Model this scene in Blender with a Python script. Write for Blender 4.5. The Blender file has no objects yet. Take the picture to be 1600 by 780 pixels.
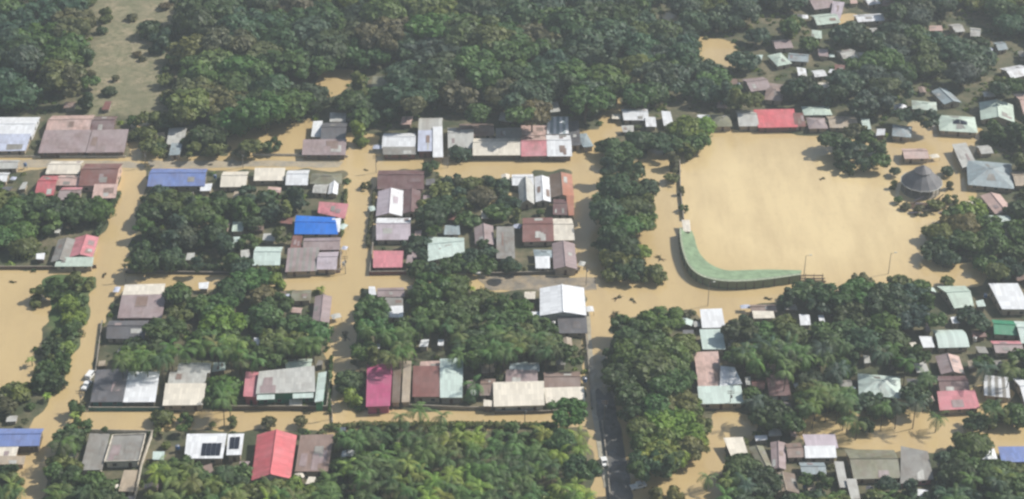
import bpy, math, random
import numpy as np
from mathutils import Vector, Matrix

S = bpy.context.scene
C = S.collection
R = math.radians
# ------------------------------------------------------------------ camera
F = 2927.0; PITCH = R(33); DIST = 673.0
CAM = Vector((0, -DIST*math.cos(PITCH), DIST*math.sin(PITCH)))
cd = bpy.data.cameras.new('camera'); cam = bpy.data.objects.new('camera', cd); C.objects.link(cam)
cam.location = CAM; cam.rotation_euler = (math.pi/2-PITCH, 0, 0)
cd.sensor_width = 36; cd.lens = 36*F/1600; cd.clip_start = 1; cd.clip_end = 20000
S.camera = cam
# ------------------------------------------------------------------ light
SUN_EL = R(44); SUN_AZ = R(72)         # azimuth clockwise from +Y (away from the camera)
sd = Vector((math.sin(SUN_AZ)*math.cos(SUN_EL), math.cos(SUN_AZ)*math.cos(SUN_EL), math.sin(SUN_EL)))
w = bpy.data.worlds.new('World'); S.world = w; w.use_nodes = True
nt = w.node_tree; bg = nt.nodes['Background']; sky = nt.nodes.new('ShaderNodeTexSky')
sky.sky_type = 'NISHITA'; sky.sun_disc = False; sky.sun_elevation = SUN_EL; sky.sun_rotation = SUN_AZ
sky.air_density = 1.2; sky.dust_density = 2.0; sky.altitude = 300
nt.links.new(sky.outputs[0], bg.inputs[0]); bg.inputs[1].default_value = 0.078
sl = bpy.data.lights.new('sun', 'SUN'); sl.energy = 4.8; sl.angle = R(0.6); sl.color = (1, .955, .88)
so = bpy.data.objects.new('sun', sl); C.objects.link(so); so.rotation_euler = sd.to_track_quat('Z', 'Y').to_euler()
so.location = (200, 200, 500)
S.view_settings.view_transform = 'Standard'; S.view_settings.look = 'None'; S.view_settings.gamma = 1
S.view_settings.exposure = 0.36
S.render.engine = 'CYCLES'
S.cycles.max_bounces = 5; S.cycles.transparent_max_bounces = 4
S.cycles.pixel_filter_type = 'BLACKMAN_HARRIS'; S.cycles.filter_width = 2.5

rnd = random.Random(7)
# ------------------------------------------------------------------ helpers
def P(px, py, z=0.0):
    """point of the plane at height z seen at photo pixel (px,py)"""
    x = (px-800)/F; y = -(py-390)/F
    d = Vector((x, math.cos(PITCH)+y*math.sin(PITCH), -math.sin(PITCH)+y*math.cos(PITCH)))
    return CAM + d*((z-CAM.z)/d.z)
def pix(p):
    v = Vector(p)-CAM
    f = v.y*math.cos(PITCH)-v.z*math.sin(PITCH); u = v.y*math.sin(PITCH)+v.z*math.cos(PITCH)
    return 800+F*v.x/f, 390-F*u/f
def inp1(px, py, poly):
    r = False; n = len(poly); x1, y1 = poly[-1]
    for x2, y2 in poly:
        if (y1 > py) != (y2 > py) and px < (x2-x1)*(py-y1)/(y2-y1)+x1: r = not r
        x1, y1 = x2, y2
    return r
def inpoly(px, py, poly):
    r = np.zeros(np.shape(px), bool); n = len(poly)
    for i in range(n):
        x1, y1 = poly[i]; x2, y2 = poly[(i+1) % n]
        if y1 == y2: continue
        c = ((y1 > py) != (y2 > py)) & (px < (x2-x1)*(py-y1)/(y2-y1)+x1)
        r ^= c
    return r
def tag(o, label=None, cat=None, group=None, kind=None):
    if label: o['label'] = label
    if cat: o['category'] = cat
    if group: o['group'] = group
    if kind: o['kind'] = kind
    return o
def empty(name, loc, rz=0):
    o = bpy.data.objects.new(name, None); C.objects.link(o); o.location = loc; o.rotation_euler = (0, 0, rz)
    o.empty_display_size = .5
    return o
class MB:
    def __init__(s): s.v = []; s.f = []; s.m = []; s.uv = []
    def poly(s, pts, m=0, uv=None):
        b = len(s.v); s.v += [tuple(p) for p in pts]; s.f.append(tuple(range(b, b+len(pts)))); s.m.append(m)
        s.uv += uv if uv else [(p[0], p[1]) for p in pts]
    def box(s, a, b, m=0, rz=0, o=(0, 0, 0)):
        c, q = math.cos(rz), math.sin(rz)
        P8 = [(x, y, z) for z in (a[2], b[2]) for (x, y) in ((a[0], a[1]), (b[0], a[1]), (b[0], b[1]), (a[0], b[1]))]
        P8 = [(o[0]+x*c-y*q, o[1]+x*q+y*c, o[2]+z) for x, y, z in P8]
        for f in ((3, 2, 1, 0), (4, 5, 6, 7), (0, 1, 5, 4), (1, 2, 6, 5), (2, 3, 7, 6), (3, 0, 4, 7)):
            s.poly([P8[i] for i in f], m)
    def tube(s, p0, p1, r0, r1, n=6, m=0):
        p0 = Vector(p0); p1 = Vector(p1); d = (p1-p0).normalized(); q = d.to_track_quat('Z', 'Y')
        A = [p0+q@Vector((math.cos(a)*r0, math.sin(a)*r0, 0)) for a in [k*2*math.pi/n for k in range(n)]]
        B = [p1+q@Vector((math.cos(a)*r1, math.sin(a)*r1, 0)) for a in [k*2*math.pi/n for k in range(n)]]
        for k in range(n): s.poly([A[k], A[(k+1) % n], B[(k+1) % n], B[k]], m)
        s.poly(B, m); s.poly(A[::-1], m)
    def prism(s, top, bot, m=0):
        n = len(top); s.poly(top, m); s.poly(bot[::-1], m)
        for k in range(n): s.poly([top[k], bot[k], bot[(k+1) % n], top[(k+1) % n]], m)
    def mesh(s, name, mats):
        me = bpy.data.meshes.new(name); me.from_pydata(s.v, [], s.f)
        ul = me.uv_layers.new(name='UVMap'); ul.data.foreach_set('uv', [c for t in s.uv for c in t])
        me.polygons.foreach_set('material_index', s.m)
        for mm in (mats if isinstance(mats, (list, tuple)) else [mats]): me.materials.append(mm)
        me.update(); return me
    def build(s, name, mats, parent=None):
        o = bpy.data.objects.new(name, s.mesh(name, mats)); C.objects.link(o)
        if parent: o.parent = parent
        return o
# ------------------------------------------------------------------ materials
def lin(c):
    return tuple([(x/255/12.92 if x/255 <= .04045 else ((x/255+.055)/1.055)**2.4) for x in c])+(1,)
def newmat(name):
    m = bpy.data.materials.new(name); m.use_nodes = True; t = m.node_tree
    return m, t, t.nodes['Principled BSDF']
def N(t, k, **kw):
    n = t.nodes.new(k)
    for a, b in kw.items():
        if a == 'inp':
            for i, v in b.items(): n.inputs[i].default_value = v
        else: setattr(n, a, b)
    return n
def mixc(t, fac, a, b, mode='MIX'):
    n = N(t, 'ShaderNodeMix', data_type='RGBA', blend_type=mode)
    for i, v in ((0, fac), (6, a), (7, b)):
        if isinstance(v, bpy.types.NodeSocket): t.links.new(v, n.inputs[i])
        else: n.inputs[i].default_value = v
    return n.outputs[2]
def ramp(t, s, pts):
    n = N(t, 'ShaderNodeValToRGB'); e = n.color_ramp.elements
    e[0].position, e[0].color = pts[0][0], (pts[0][1],)*3+(1,); e[1].position, e[1].color = pts[1][0], (pts[1][1],)*3+(1,)
    t.links.new(s, n.inputs[0]); return n.outputs[0]
def noise(t, vec, scale, detail=4, rough=.55):
    n = N(t, 'ShaderNodeTexNoise', inp={'Scale': scale, 'Detail': detail, 'Roughness': rough})
    if vec: t.links.new(vec, n.inputs['Vector'])
    return n.outputs[0]
def bump(t, b, h, strength, dist=.1):
    n = N(t, 'ShaderNodeBump', inp={'Strength': strength, 'Distance': dist}); t.links.new(h, n.inputs['Height'])
    t.links.new(n.outputs[0], b.inputs['Normal'])
_rm = {}
PAL = dict(white=(226, 228, 230), cream=(224, 216, 200), lightgrey=(186, 186, 180), grey=(140, 138, 132), darkgrey=(92, 92, 96),
    mauve=(156, 138, 138), lmauve=(188, 176, 184), rust=(126, 84, 78), maroon=(108, 78, 78), pink=(203, 128, 136), magenta=(178, 84, 120),
    red=(190, 92, 100), salmon=(206, 104, 110), blue=(112, 132, 186), brightblue=(22, 112, 208), green=(46, 134, 98), palegreen=(190, 206, 192),
    mint=(196, 212, 204), bluegrey=(150, 164, 168), tan=(176, 160, 138), pinktan=(200, 170, 160), orange=(178, 118, 94), olive=(122, 122, 98),
    brown=(112, 94, 80), mauvebrown=(138, 116, 106), teal=(40, 110, 104), seafoam=(128, 182, 142), dkwall=(96, 90, 80), standwall=(120, 134, 104), concrete=(150, 144, 130),
    paleblue=(190, 196, 214))
def roofmat(col, wear=.3):
    if col in ('salmon', 'blue', 'magenta', 'pink', 'green', 'red'): wear += .12
    wear = round(min(.8, wear*1.35+.03), 2); k = (col, wear)
    if k in _rm: return _rm[k]
    m, t, b = newmat('roof_'+col); L = t.links
    uv = N(t, 'ShaderNodeUVMap', uv_map='UVMap').outputs[0]; oi = N(t, 'ShaderNodeObjectInfo')
    off = N(t, 'ShaderNodeVectorMath', operation='ADD'); L.new(uv, off.inputs[0])
    sc = N(t, 'ShaderNodeVectorMath', operation='SCALE'); sc.inputs[3].default_value = 37.0
    cx = N(t, 'ShaderNodeCombineXYZ'); L.new(oi.outputs['Random'], cx.inputs[0]); L.new(oi.outputs['Random'], cx.inputs[1])
    L.new(cx.outputs[0], sc.inputs[0]); L.new(sc.outputs[0], off.inputs[1]); v = off.outputs[0]
    br = N(t, 'ShaderNodeTexBrick', inp={'Scale': 1.0, 'Brick Width': .95, 'Row Height': 2.6, 'Mortar Size': .02, 'Color1': (.84, .84, .84, 1), 'Color2': (1.1, 1.1, 1.1, 1), 'Mortar': (.6, .6, .6, 1)})
    br.offset = 0.0; L.new(v, br.inputs['Vector'])
    c = mixc(t, .9, lin(PAL[col]), br.outputs[0], 'MULTIPLY')
    st = ramp(t, noise(t, v, .22, 5, .62), [(.46, 0), (.74, 1)])
    mu = N(t, 'ShaderNodeMath', operation='MULTIPLY'); L.new(st, mu.inputs[0]); mu.inputs[1].default_value = wear
    c = mixc(t, mu.outputs[0], c, (.17, .115, .085, 1))
    mp = N(t, 'ShaderNodeMapping'); mp.inputs['Scale'].default_value = (2.2, .22, 1); L.new(v, mp.inputs[0])
    s2 = ramp(t, noise(t, mp.outputs[0], 1.0, 3, .6), [(.5, 0), (.8, 1)])
    m2 = N(t, 'ShaderNodeMath', operation='MULTIPLY'); L.new(s2, m2.inputs[0]); m2.inputs[1].default_value = wear*.9
    c = mixc(t, m2.outputs[0], c, (.2, .16, .13, 1))
    c = mixc(t, ramp(t, noise(t, v, .13, 3, .6), [(.42, 0), (.7, .10+.6*wear)]), c, tuple(.55*x+.22 for x in lin(PAL[col])[:3])+(1,))
    L.new(c, b.inputs['Base Color']); b.inputs['Roughness'].default_value = .48; b.inputs['Specular IOR Level'].default_value = .35
    wv = N(t, 'ShaderNodeTexWave', inp={'Scale': 1.0}); wv.bands_direction = 'X'; L.new(uv, wv.inputs[0])
    wv.inputs['Scale'].default_value = 1.3
    bump(t, b, wv.outputs[1], .5, .06)
    _rm[k] = m; return m
def wallmat(col, tint=1.0):
    k = ('w', col)
    if k in _rm: return _rm[k]
    m, t, b = newmat('wall_'+col)
    g = N(t, 'ShaderNodeNewGeometry'); n = noise(t, g.outputs['Position'], .6, 6, .65)
    c = mixc(t, ramp(t, n, [(.35, 0), (.75, .55)]), lin(PAL[col]), (.13, .10, .07, 1))
    t.links.new(c, b.inputs['Base Color']); b.inputs['Roughness'].default_value = .85; _rm[k] = m; return m
def plain(name, col, rough=.6, metal=0, nz=.15, scale=1.5):
    if name in _rm: return _rm[name]
    m, t, b = newmat(name); g = N(t, 'ShaderNodeTexCoord')
    c = mixc(t, ramp(t, noise(t, g.outputs['Object'], scale, 4), [(.3, 0), (.75, 1)]), lin(col), tuple(x*(1-nz*2.4) for x in lin(col)[:3])+(1,))
    t.links.new(c, b.inputs['Base Color']); b.inputs['Roughness'].default_value = rough; b.inputs['Metallic'].default_value = metal
    _rm[name] = m; return m
GLASS = plain('window_glass', (46, 52, 56), .15)
FRAME = plain('window_frame', (178, 172, 160), .6)
WOOD = plain('weathered_wood', (98, 76, 58), .85, nz=.3)
BARK = plain('bark', (92, 80, 66), .95, nz=.3)
CONC = plain('bare_concrete', (158, 150, 136), .9, nz=.2, scale=.7)
STEEL = plain('steel', (150, 150, 150), .4, .5)
RUBBER = plain('rubber', (30, 30, 30), .9)
PANEL = plain('solar_cell', (38, 42, 54), .2, nz=.1)
CARW = plain('white_paint', (232, 232, 230), .25, nz=.05)
CARG = plain('shadow_grey_paint', (90, 96, 104), .3, nz=.05)
LAMP = plain('lamp_glass', (210, 210, 200), .2)
def leafmat(name, attr=False):
    m, t, b = newmat(name); L = t.links
    if attr: base = N(t, 'ShaderNodeAttribute', attribute_name='tint').outputs['Color']
    else: base = N(t, 'ShaderNodeObjectInfo').outputs['Color']
    g = N(t, 'ShaderNodeNewGeometry')
    n1 = ramp(t, noise(t, g.outputs['Position'], .45, 3, .6), [(.3, .62), (.72, 1.38)])
    c = mixc(t, 1.0, base, n1, 'MULTIPLY')
    hs = ramp(t, noise(t, g.outputs['Position'], .16, 2), [(.45, 0), (.7, .5)])
    c = mixc(t, hs, c, mixc(t, 1, c, (1.35, 1.2, .6, 1), 'MULTIPLY'))
    L.new(c, b.inputs['Base Color']); b.inputs['Roughness'].default_value = .55; b.inputs['Specular IOR Level'].default_value = .3
    tr = N(t, 'ShaderNodeBsdfTranslucent'); L.new(mixc(t, 1, c, (1.2, 1.3, .6, 1), 'MULTIPLY'), tr.inputs[0])
    mx = N(t, 'ShaderNodeMixShader'); mx.inputs[0].default_value = .22
    L.new(b.outputs[0], mx.inputs[1]); L.new(tr.outputs[0], mx.inputs[2]); L.new(mx.outputs[0], t.nodes['Material Output'].inputs[0])
    return m
LEAF = leafmat('foliage'); LEAFA = leafmat('foliage_wood', True)
# ------------------------------------------------------------------ terrain and water
WATER = [
 [(-400,246),(935,246),(935,264),(-400,264)],
 [(185,262),(228,262),(222,300),(212,345),(200,380),(195,425),(196,440),(160,500),(135,600),(120,640),(90,680),(45,830),(10,830),(30,720),(55,655),(95,605),(130,520),(150,430),(150,400),(160,370),(190,300)],
 [(-300,424),(150,424),(120,460),(60,520),(40,610),(-300,610)],
 [(545,262),(590,262),(578,430),(560,460),(545,560),(555,640),(560,660),(500,690),(490,830),(480,830),(515,650),(515,460),(530,430)],
 [(195,428),(400,430),(540,430),(740,431),(935,430),(935,454),(740,452),(195,450)],
 [(120,644),(930,644),(930,664),(120,672)],
 [(953,140),(970,150),(968,200),(945,240),(930,280),(930,420),(965,480),(950,540),(950,640),(915,640),(915,450),(898,400),(895,262),(900,215),(935,205)],
 [(935,255),(1000,255),(1060,200),(1130,205),(1270,212),(1400,226),(1520,215),(1520,310),(1460,350),(1440,410),(1540,415),(1540,445),(1290,455),(1170,475),(1160,520),(1135,520),(1080,480),(960,500),(930,440)],
 [(985,830),(1000,790),(1060,730),(1110,680),(1120,640),(1180,650),(1170,690),(1125,700),(1125,830)],
 [(1250,655),(1330,640),(1450,645),(1750,640),(1750,705),(1450,705),(1330,700),(1250,690)],
 [(355,200),(490,188),(480,238),(360,247)], [(545,205),(592,215),(592,250),(545,250)], [(205,185),(240,185),(232,250),(205,250)],
 [(690,262),(830,262),(830,276),(690,276)], [(770,308),(815,308),(815,330),(770,330)], [(885,205),(950,200),(945,250),(890,250)],
 [(1430,190),(1530,205),(1530,225),(1400,225)], [(1095,62),(1100,60),(1100,64)], [(500,112),(556,108),(530,148),(494,152)], [(1095,60),(1148,66),(1142,102),(1096,96)], [(1035,20),(1065,22),(1062,46),(1040,44)],
 [(1315,20),(1340,26),(1320,50),(1310,40)], [(925,636),(1000,636),(1040,830),(935,830)], [(1525,600),(1580,610),(1570,650),(1520,648)],
]
FIELD_NW = [(140,-60),(285,-60),(272,60),(268,150),(262,182),(140,182),(132,120),(150,60)]
GRASS = [[(60,430),(150,428),(135,500),(110,560),(60,600),(80,520)]]
def axis(lo, hi, step, far):
    a = list(np.arange(lo, hi+.01, step)); d = step*2
    x = hi
    while x < far: x += d; a.append(x); d *= 1.5
    x = lo; d = step*2
    while x > -far: x -= d; a.insert(0, x); d *= 1.5
    return np.array(a)
gx = axis(-300, 300, 1.6, 5000); gy = axis(-200, 330, 1.6, 5000)
X, Y = np.meshgrid(gx, gy)
def pixnp(X, Y, Z=0.0):
    vx = X-CAM.x; vy = Y-CAM.y; vz = Z-CAM.z
    f = vy*math.cos(PITCH)-vz*math.sin(PITCH); u = vy*math.sin(PITCH)+vz*math.cos(PITCH)
    f = np.where(f < 1, 1, f)
    return 800+F*vx/f, 390-F*u/f
PX, PY = pixnp(X, Y)
PX = PX+4*np.sin(Y*.35+X*.13)+3*np.sin(Y*.9+1.3); PY = PY+2*np.sin(X*.31+.7)+1.3*np.sin(X*.83+Y*.2)
wm = np.zeros(X.shape)
for p in WATER: wm = np.maximum(wm, inpoly(PX, PY, p).astype(float))
fm = inpoly(PX, PY, FIELD_NW).astype(float)
gm = np.zeros(X.shape)
for p in GRASS: gm = np.maximum(gm, inpoly(PX, PY, p).astype(float))
def blur(a, n=2):
    for _ in range(n):
        a = np.pad(a, 1, mode='edge'); a = (a[1:-1, 1:-1]*2+a[:-2, 1:-1]+a[2:, 1:-1]+a[1:-1, :-2]+a[1:-1, 2:])/6
    return a
wm = blur(wm, 2); fm = blur(fm, 3); gm = blur(gm, 3)
rs = np.random.RandomState(5)
def vnoise(X, Y, s, seed):
    r = np.random.RandomState(seed); T = r.rand(128, 128)
    x = X/s; y = Y/s; xi = np.floor(x).astype(int); yi = np.floor(y).astype(int); fx = x-xi; fy = y-yi
    fx = fx*fx*(3-2*fx); fy = fy*fy*(3-2*fy); g = lambda a, b: T[a % 128, b % 128]
    return (g(xi, yi)*(1-fx)+g(xi+1, yi)*fx)*(1-fy)+(g(xi, yi+1)*(1-fx)+g(xi+1, yi+1)*fx)*fy-.5
nz = vnoise(X, Y, 17, 1)*.55+vnoise(X, Y, 6, 2)*.4+vnoise(X, Y, 2.5, 3)*.25
Z = .32-1.25*wm+nz*.55
Z = Z*(1-fm)+fm*(.16+nz*.22)
Z = Z*(1-gm)+gm*(.35+nz*.4)
ny, nx = X.shape
idx = np.arange(ny*nx).reshape(ny, nx)
me = bpy.data.meshes.new('ground')
quads = np.stack([idx[:-1, :-1], idx[:-1, 1:], idx[1:, 1:], idx[1:, :-1]], -1).reshape(-1, 4)
def rawmesh(me, V, Q, k=4):
    me.vertices.add(len(V)); me.vertices.foreach_set('co', V.astype(np.float32).ravel())
    me.loops.add(len(Q)*k); me.loops.foreach_set('vertex_index', Q.astype(np.int32).ravel())
    me.polygons.add(len(Q)); me.polygons.foreach_set('loop_start', (np.arange(len(Q))*k).astype(np.int32))
    me.update(calc_edges=True)
rawmesh(me, np.stack([X, Y, Z], -1).reshape(-1, 3), quads)
at = me.attributes.new('cover', 'FLOAT_COLOR', 'POINT')
at.data.foreach_set('color', np.stack([fm, gm, wm, np.ones_like(fm)], -1).astype(np.float32).ravel())
for p in me.polygons: p.use_smooth = True
m, t, b = newmat('muddy_ground'); g = N(t, 'ShaderNodeNewGeometry').outputs['Position']
c = mixc(t, ramp(t, noise(t, g, .09, 5), [(.4, 0), (.62, 1)]), (.05, .062, .028, 1), (.19, .155, .095, 1))
c = mixc(t, ramp(t, noise(t, g, .5, 4), [(.35, 0), (.7, .6)]), c, (.05, .065, .025, 1))
a = N(t, 'ShaderNodeAttribute', attribute_name='cover'); sp = N(t, 'ShaderNodeSeparateColor'); t.links.new(a.outputs['Color'], sp.inputs[0])
fc = mixc(t, ramp(t, noise(t, g, .12, 6, .65), [(.38, 0), (.65, 1)]), (.19, .185, .105, 1), (.36, .29, .19, 1))
fc = mixc(t, ramp(t, noise(t, g, .35, 5, .7), [(.46, 0), (.62, .9)]), fc, (.11, .115, .055, 1))
fc = mixc(t, ramp(t, noise(t, g, .055, 6, .7), [(.45, 0), (.6, .75)]), fc, (.155, .15, .085, 1))
c = mixc(t, sp.outputs[0], c, fc)
gc = mixc(t, ramp(t, noise(t, g, .3, 5), [(.35, 0), (.7, 1)]), (.05, .10, .02, 1), (.085, .13, .04, 1))
c = mixc(t, sp.outputs[1], c, gc)
t.links.new(c, b.inputs['Base Color']); b.inputs['Roughness'].default_value = .9
bump(t, b, noise(t, g, 1.2, 4), .6, .3)
me.materials.append(m)
o = bpy.data.objects.new('ground', me); C.objects.link(o); o['kind'] = 'structure'
# flood water
m, t, b = newmat('silty_water'); g = N(t, 'ShaderNodeNewGeometry').outputs['Position']
c = mixc(t, ramp(t, noise(t, g, .012, 3), [(.35, 0), (.65, 1)]), (.475, .355, .175, 1), (.54, .405, .205, 1))
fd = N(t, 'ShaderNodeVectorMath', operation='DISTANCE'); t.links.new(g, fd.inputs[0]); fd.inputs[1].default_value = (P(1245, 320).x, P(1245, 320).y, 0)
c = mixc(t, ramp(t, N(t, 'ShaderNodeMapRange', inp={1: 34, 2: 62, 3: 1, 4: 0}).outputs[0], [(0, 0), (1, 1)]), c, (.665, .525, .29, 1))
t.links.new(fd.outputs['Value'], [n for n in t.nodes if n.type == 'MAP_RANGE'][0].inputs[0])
mp = N(t, 'ShaderNodeMapping'); mp.inputs['Scale'].default_value = (1, .25, 1); t.links.new(g, mp.inputs[0])
c = mixc(t, ramp(t, noise(t, mp.outputs[0], .09, 5, .65), [(.42, 0), (.72, .55)]), c, (.41, .30, .16, 1))
c = mixc(t, ramp(t, noise(t, g, .35, 4, .7), [(.55, 0), (.8, .3)]), c, (.36, .25, .13, 1))
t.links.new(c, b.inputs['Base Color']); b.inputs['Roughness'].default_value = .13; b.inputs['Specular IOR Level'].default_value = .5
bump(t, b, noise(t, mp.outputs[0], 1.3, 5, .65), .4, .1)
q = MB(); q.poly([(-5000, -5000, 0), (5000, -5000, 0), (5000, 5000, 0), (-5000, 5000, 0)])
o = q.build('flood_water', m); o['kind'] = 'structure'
# exposed roads
def sheet(name, pts, z, mat, sub=0, wob=0.0, th=.3):
    base = [P(x, y, z) for x, y in pts]; n = len(base); top = []
    for i in range(n):
        a, b2 = base[i], base[(i+1) % n]; k = max(1, int((b2-a).length/2.5))
        for j in range(k):
            p = a.lerp(b2, j/k); top.append(Vector((p.x+rnd.uniform(-wob, wob), p.y+rnd.uniform(-wob, wob), z)))
    q = MB(); q.poly(top[::-1]); 
    for i in range(len(top)):
        a, c2 = top[i], top[(i+1) % len(top)]; q.poly([a, c2, c2-Vector((0, 0, th)), a-Vector((0, 0, th))])
    o = q.build(name, mat); o['kind'] = 'structure'; return o
def roadmat(name, c1, c2):
    m, t, b = newmat(name); g = N(t, 'ShaderNodeNewGeometry').outputs['Position']
    c = mixc(t, ramp(t, noise(t, g, .22, 5, .65), [(.42, 0), (.62, 1)]), c1, c2)
    r = ramp(t, noise(t, g, .3, 4), [(.4, .25), (.6, .8)])
    t.links.new(r, b.inputs['Roughness']); t.links.new(c, b.inputs['Base Color']); return m
ASPH = roadmat('wet_asphalt', (.085, .085, .085, 1), (.15, .14, .125, 1)); MUDR = roadmat('silted_road', (.20, .175, .14, 1), (.34, .27, .18, 1))
PAVE = roadmat('pavement_concrete', (.38, .35, .27, 1), (.28, .25, .19, 1))
sheet('road', [(921,552),(946,556),(956,600),(962,640),(926,640)], .045, roadmat('pale_silted_road', (.36, .30, .19, 1), (.28, .25, .19, 1)), wob=.5)
sheet('road', [(930,612),(936,606),(944,618),(952,609),(960,628),(962,640),(975,690),(992,800),(950,800),(938,720)], .05, ASPH, wob=.35)
sheet('road', [(745,433),(800,430),(928,434),(930,452),(846,458),(760,452)], .05, MUDR, wob=.6)
SILT = roadmat('pale_silt', (.40, .335, .235, 1), (.30, .27, .215, 1))
sheet('road', [(-60,250),(80,250),(200,252),(225,258),(225,263),(60,262),(-60,262)], .04, SILT, wob=.5)
sheet('road', [(232,251),(330,252),(430,250),(536,253),(530,262),(430,260),(340,262),(236,262)], .04, SILT, wob=.6)
sheet('pavement', [(915,480),(921,480),(932,640),(952,760),(944,762),(924,640)], .12, PAVE, wob=.12)
# ------------------------------------------------------------------ buildings
ROOFBOX = []; REFS = []
YAW = R(.9)
def Hfun(kind, s, t_, rise, k=.3):
    if kind == 'gx': return rise*(1-abs(2*t_-1))
    if kind == 'gy': return rise*(1-abs(2*s-1))
    if kind == 'mx': return rise*t_                      # high side at the back
    if kind == 'mr': return rise*s
    if kind == 'ml': return rise*(1-s)
    if kind == 'hip': return rise*min(1, min(t_, 1-t_)*2, min(s, 1-s)/k)
    if kind == 'pyr': return rise*min(min(t_, 1-t_)*2, min(s, 1-s)*2)
    if kind == 'arc': return rise*math.sin(math.pi*t_)
    return 0
cur = [None, None, 0]
def bld(x0, y0, x1, y1, kind='gx', col='grey', label=None, ref=None, name='house', cat='house', att=False, rot=0.0, h=2.5, rise=None, wall='tan', wear=.3,
        quad=None, win=True, group=None, awn=None, solar=None, stripes=False, patch=None):
    if quad: c4 = [P(x, y, h) for x, y in quad]
    else:
        cx, cy = (x0+x1)/2, (y0+y1)/2
        c = P(cx, cy, h); wd = (P(x1, cy, h)-P(x0, cy, h)).length; dp = (P(cx, y0, h)-P(cx, y1, h)).length
        if kind in ('gx', 'hip', 'arc', 'pyr', 'gy'): dp *= .97
        a = YAW+R(rot); ex = Vector((math.cos(a), math.sin(a), 0))*wd/2; ey = Vector((-math.sin(a), math.cos(a), 0))*dp/2
        c4 = [c-ex+ey, c+ex+ey, c+ex-ey, c-ex-ey]
    jt = random.Random(int(x0*7+y0*13)); c4 = [c+Vector((jt.uniform(-.35, .35), jt.uniform(-.35, .35), 0)) for c in c4]
    TL, TR, BR, BL = c4
    cen = (TL+TR+BR+BL)/4
    W = ((TR-TL).length+(BR-BL).length)/2; D = ((TL-BL).length+(TR-BR).length)/2
    span = {'gx': D, 'gy': W, 'mx': D*.8, 'mr': W*.8, 'ml': W*.8, 'hip': min(W, D), 'pyr': min(W, D), 'arc': D}.get(kind, 0)
    if rise is None: rise = {'flat': 0}.get(kind, min(2.4, span*.15))
    xs = [pix(p)[0] for p in c4]; ys = [pix(p)[1] for p in c4]
    ROOFBOX.append((min(xs), min(ys), max(xs), max(ys)))
    if att: root = cur[0]
    else:
        root = empty(name, (cen.x, cen.y, -.3)); tag(root, label, cat, group)
        cur[0] = root; REFS.append((sum(xs)/4, sum(ys)/4, ref or label, root, max(xs)-min(xs), max(ys)-min(ys)))
    O = Vector(root.location)
    def Q(s, t_, z): # s left->right, t front->back
        p = (BL.lerp(BR, s)).lerp(TL.lerp(TR, s), t_); return Vector((p.x-O.x, p.y-O.y, z-O.z))
    k = min(.45, .5*min(W, D)/max(W, .1)) if kind == 'hip' else .3
    Hf = lambda s, t_: h+Hfun(kind, s, t_, rise, k)
    V = lambda s, t_: Q(s, t_, Hf(s, t_))
    # roof surface patches (counter clockwise from above)
    if kind == 'gx': faces = [[(0,0),(1,0),(1,.5),(0,.5)], [(1,1),(0,1),(0,.5),(1,.5)]]
    elif kind == 'gy': faces = [[(0,1),(0,0),(.5,0),(.5,1)], [(1,0),(1,1),(.5,1),(.5,0)]]
    elif kind == 'hip': faces = [[(0,0),(1,0),(1-k,.5),(k,.5)], [(1,1),(0,1),(k,.5),(1-k,.5)], [(0,1),(0,0),(k,.5)], [(1,0),(1,1),(1-k,.5)]]
    elif kind == 'pyr': faces = [[(0,0),(1,0),(.5,.5)], [(1,0),(1,1),(.5,.5)], [(1,1),(0,1),(.5,.5)], [(0,1),(0,0),(.5,.5)]]
    elif kind == 'arc': faces = [[(0, i/8), (1, i/8), (1, (i+1)/8), (0, (i+1)/8)] for i in range(8)]
    elif kind == 'mr': faces = [[(0,1),(0,0),(1,0),(1,1)]]
    elif kind == 'ml': faces = [[(1,0),(1,1),(0,1),(0,0)]]
    else: faces = [[(0,0),(1,0),(1,1),(0,1)]]
    q = MB(); th = Vector((0, 0, .14)); mats = [roofmat(col, wear)]
    ms = [0]
    if patch: mats.append(roofmat(patch, wear)); ms = None
    for fi, f in enumerate(faces):
        pts = [V(*a) for a in f]; e = (pts[1]-pts[0]); e = e.normalized() if e.length else Vector((1, 0, 0))
        nrm = e.cross(pts[2]-pts[0]).normalized(); dn = nrm.cross(e)
        uv = [((p-pts[0]).dot(e), (p-pts[0]).dot(dn)) for p in pts]
        mi = 0 if not patch else fi % 2
        sub = 1
        if stripes and len(pts) == 4:
            n = max(4, int((pts[1]-pts[0]).length/1.1))
            for j in range(n):
                A = pts[0].lerp(pts[1], j/n); B = pts[0].lerp(pts[1], (j+1)/n); Cc = pts[3].lerp(pts[2], (j+1)/n); Dd = pts[3].lerp(pts[2], j/n)
                q.poly([A, B, Cc, Dd], j % 2)
            mats = [roofmat(col, wear), roofmat(patch or 'darkgrey', wear)]
        else: q.poly(pts, mi, uv)
        q.poly([p-th for p in pts][::-1], mi)
        if kind == 'arc': q.poly([pts[0], pts[3], pts[3]-th, pts[0]-th], 0); q.poly([pts[2], pts[1], pts[1]-th, pts[2]-th], 0)
    ring = {'gx': [(0,0),(1,0),(1,.5),(1,1),(0,1),(0,.5)], 'gy': [(0,0),(.5,0),(1,0),(1,1),(.5,1),(0,1)]}.get(kind, [(0,0),(1,0),(1,1),(0,1)])
    if kind == 'arc': ring = []
    for i in range(len(ring)):
        a, b2 = V(*ring[i]), V(*ring[(i+1) % len(ring)]); q.poly([a, a-th, b2-th, b2])
    roof = q.build('roof', mats, root)
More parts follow.
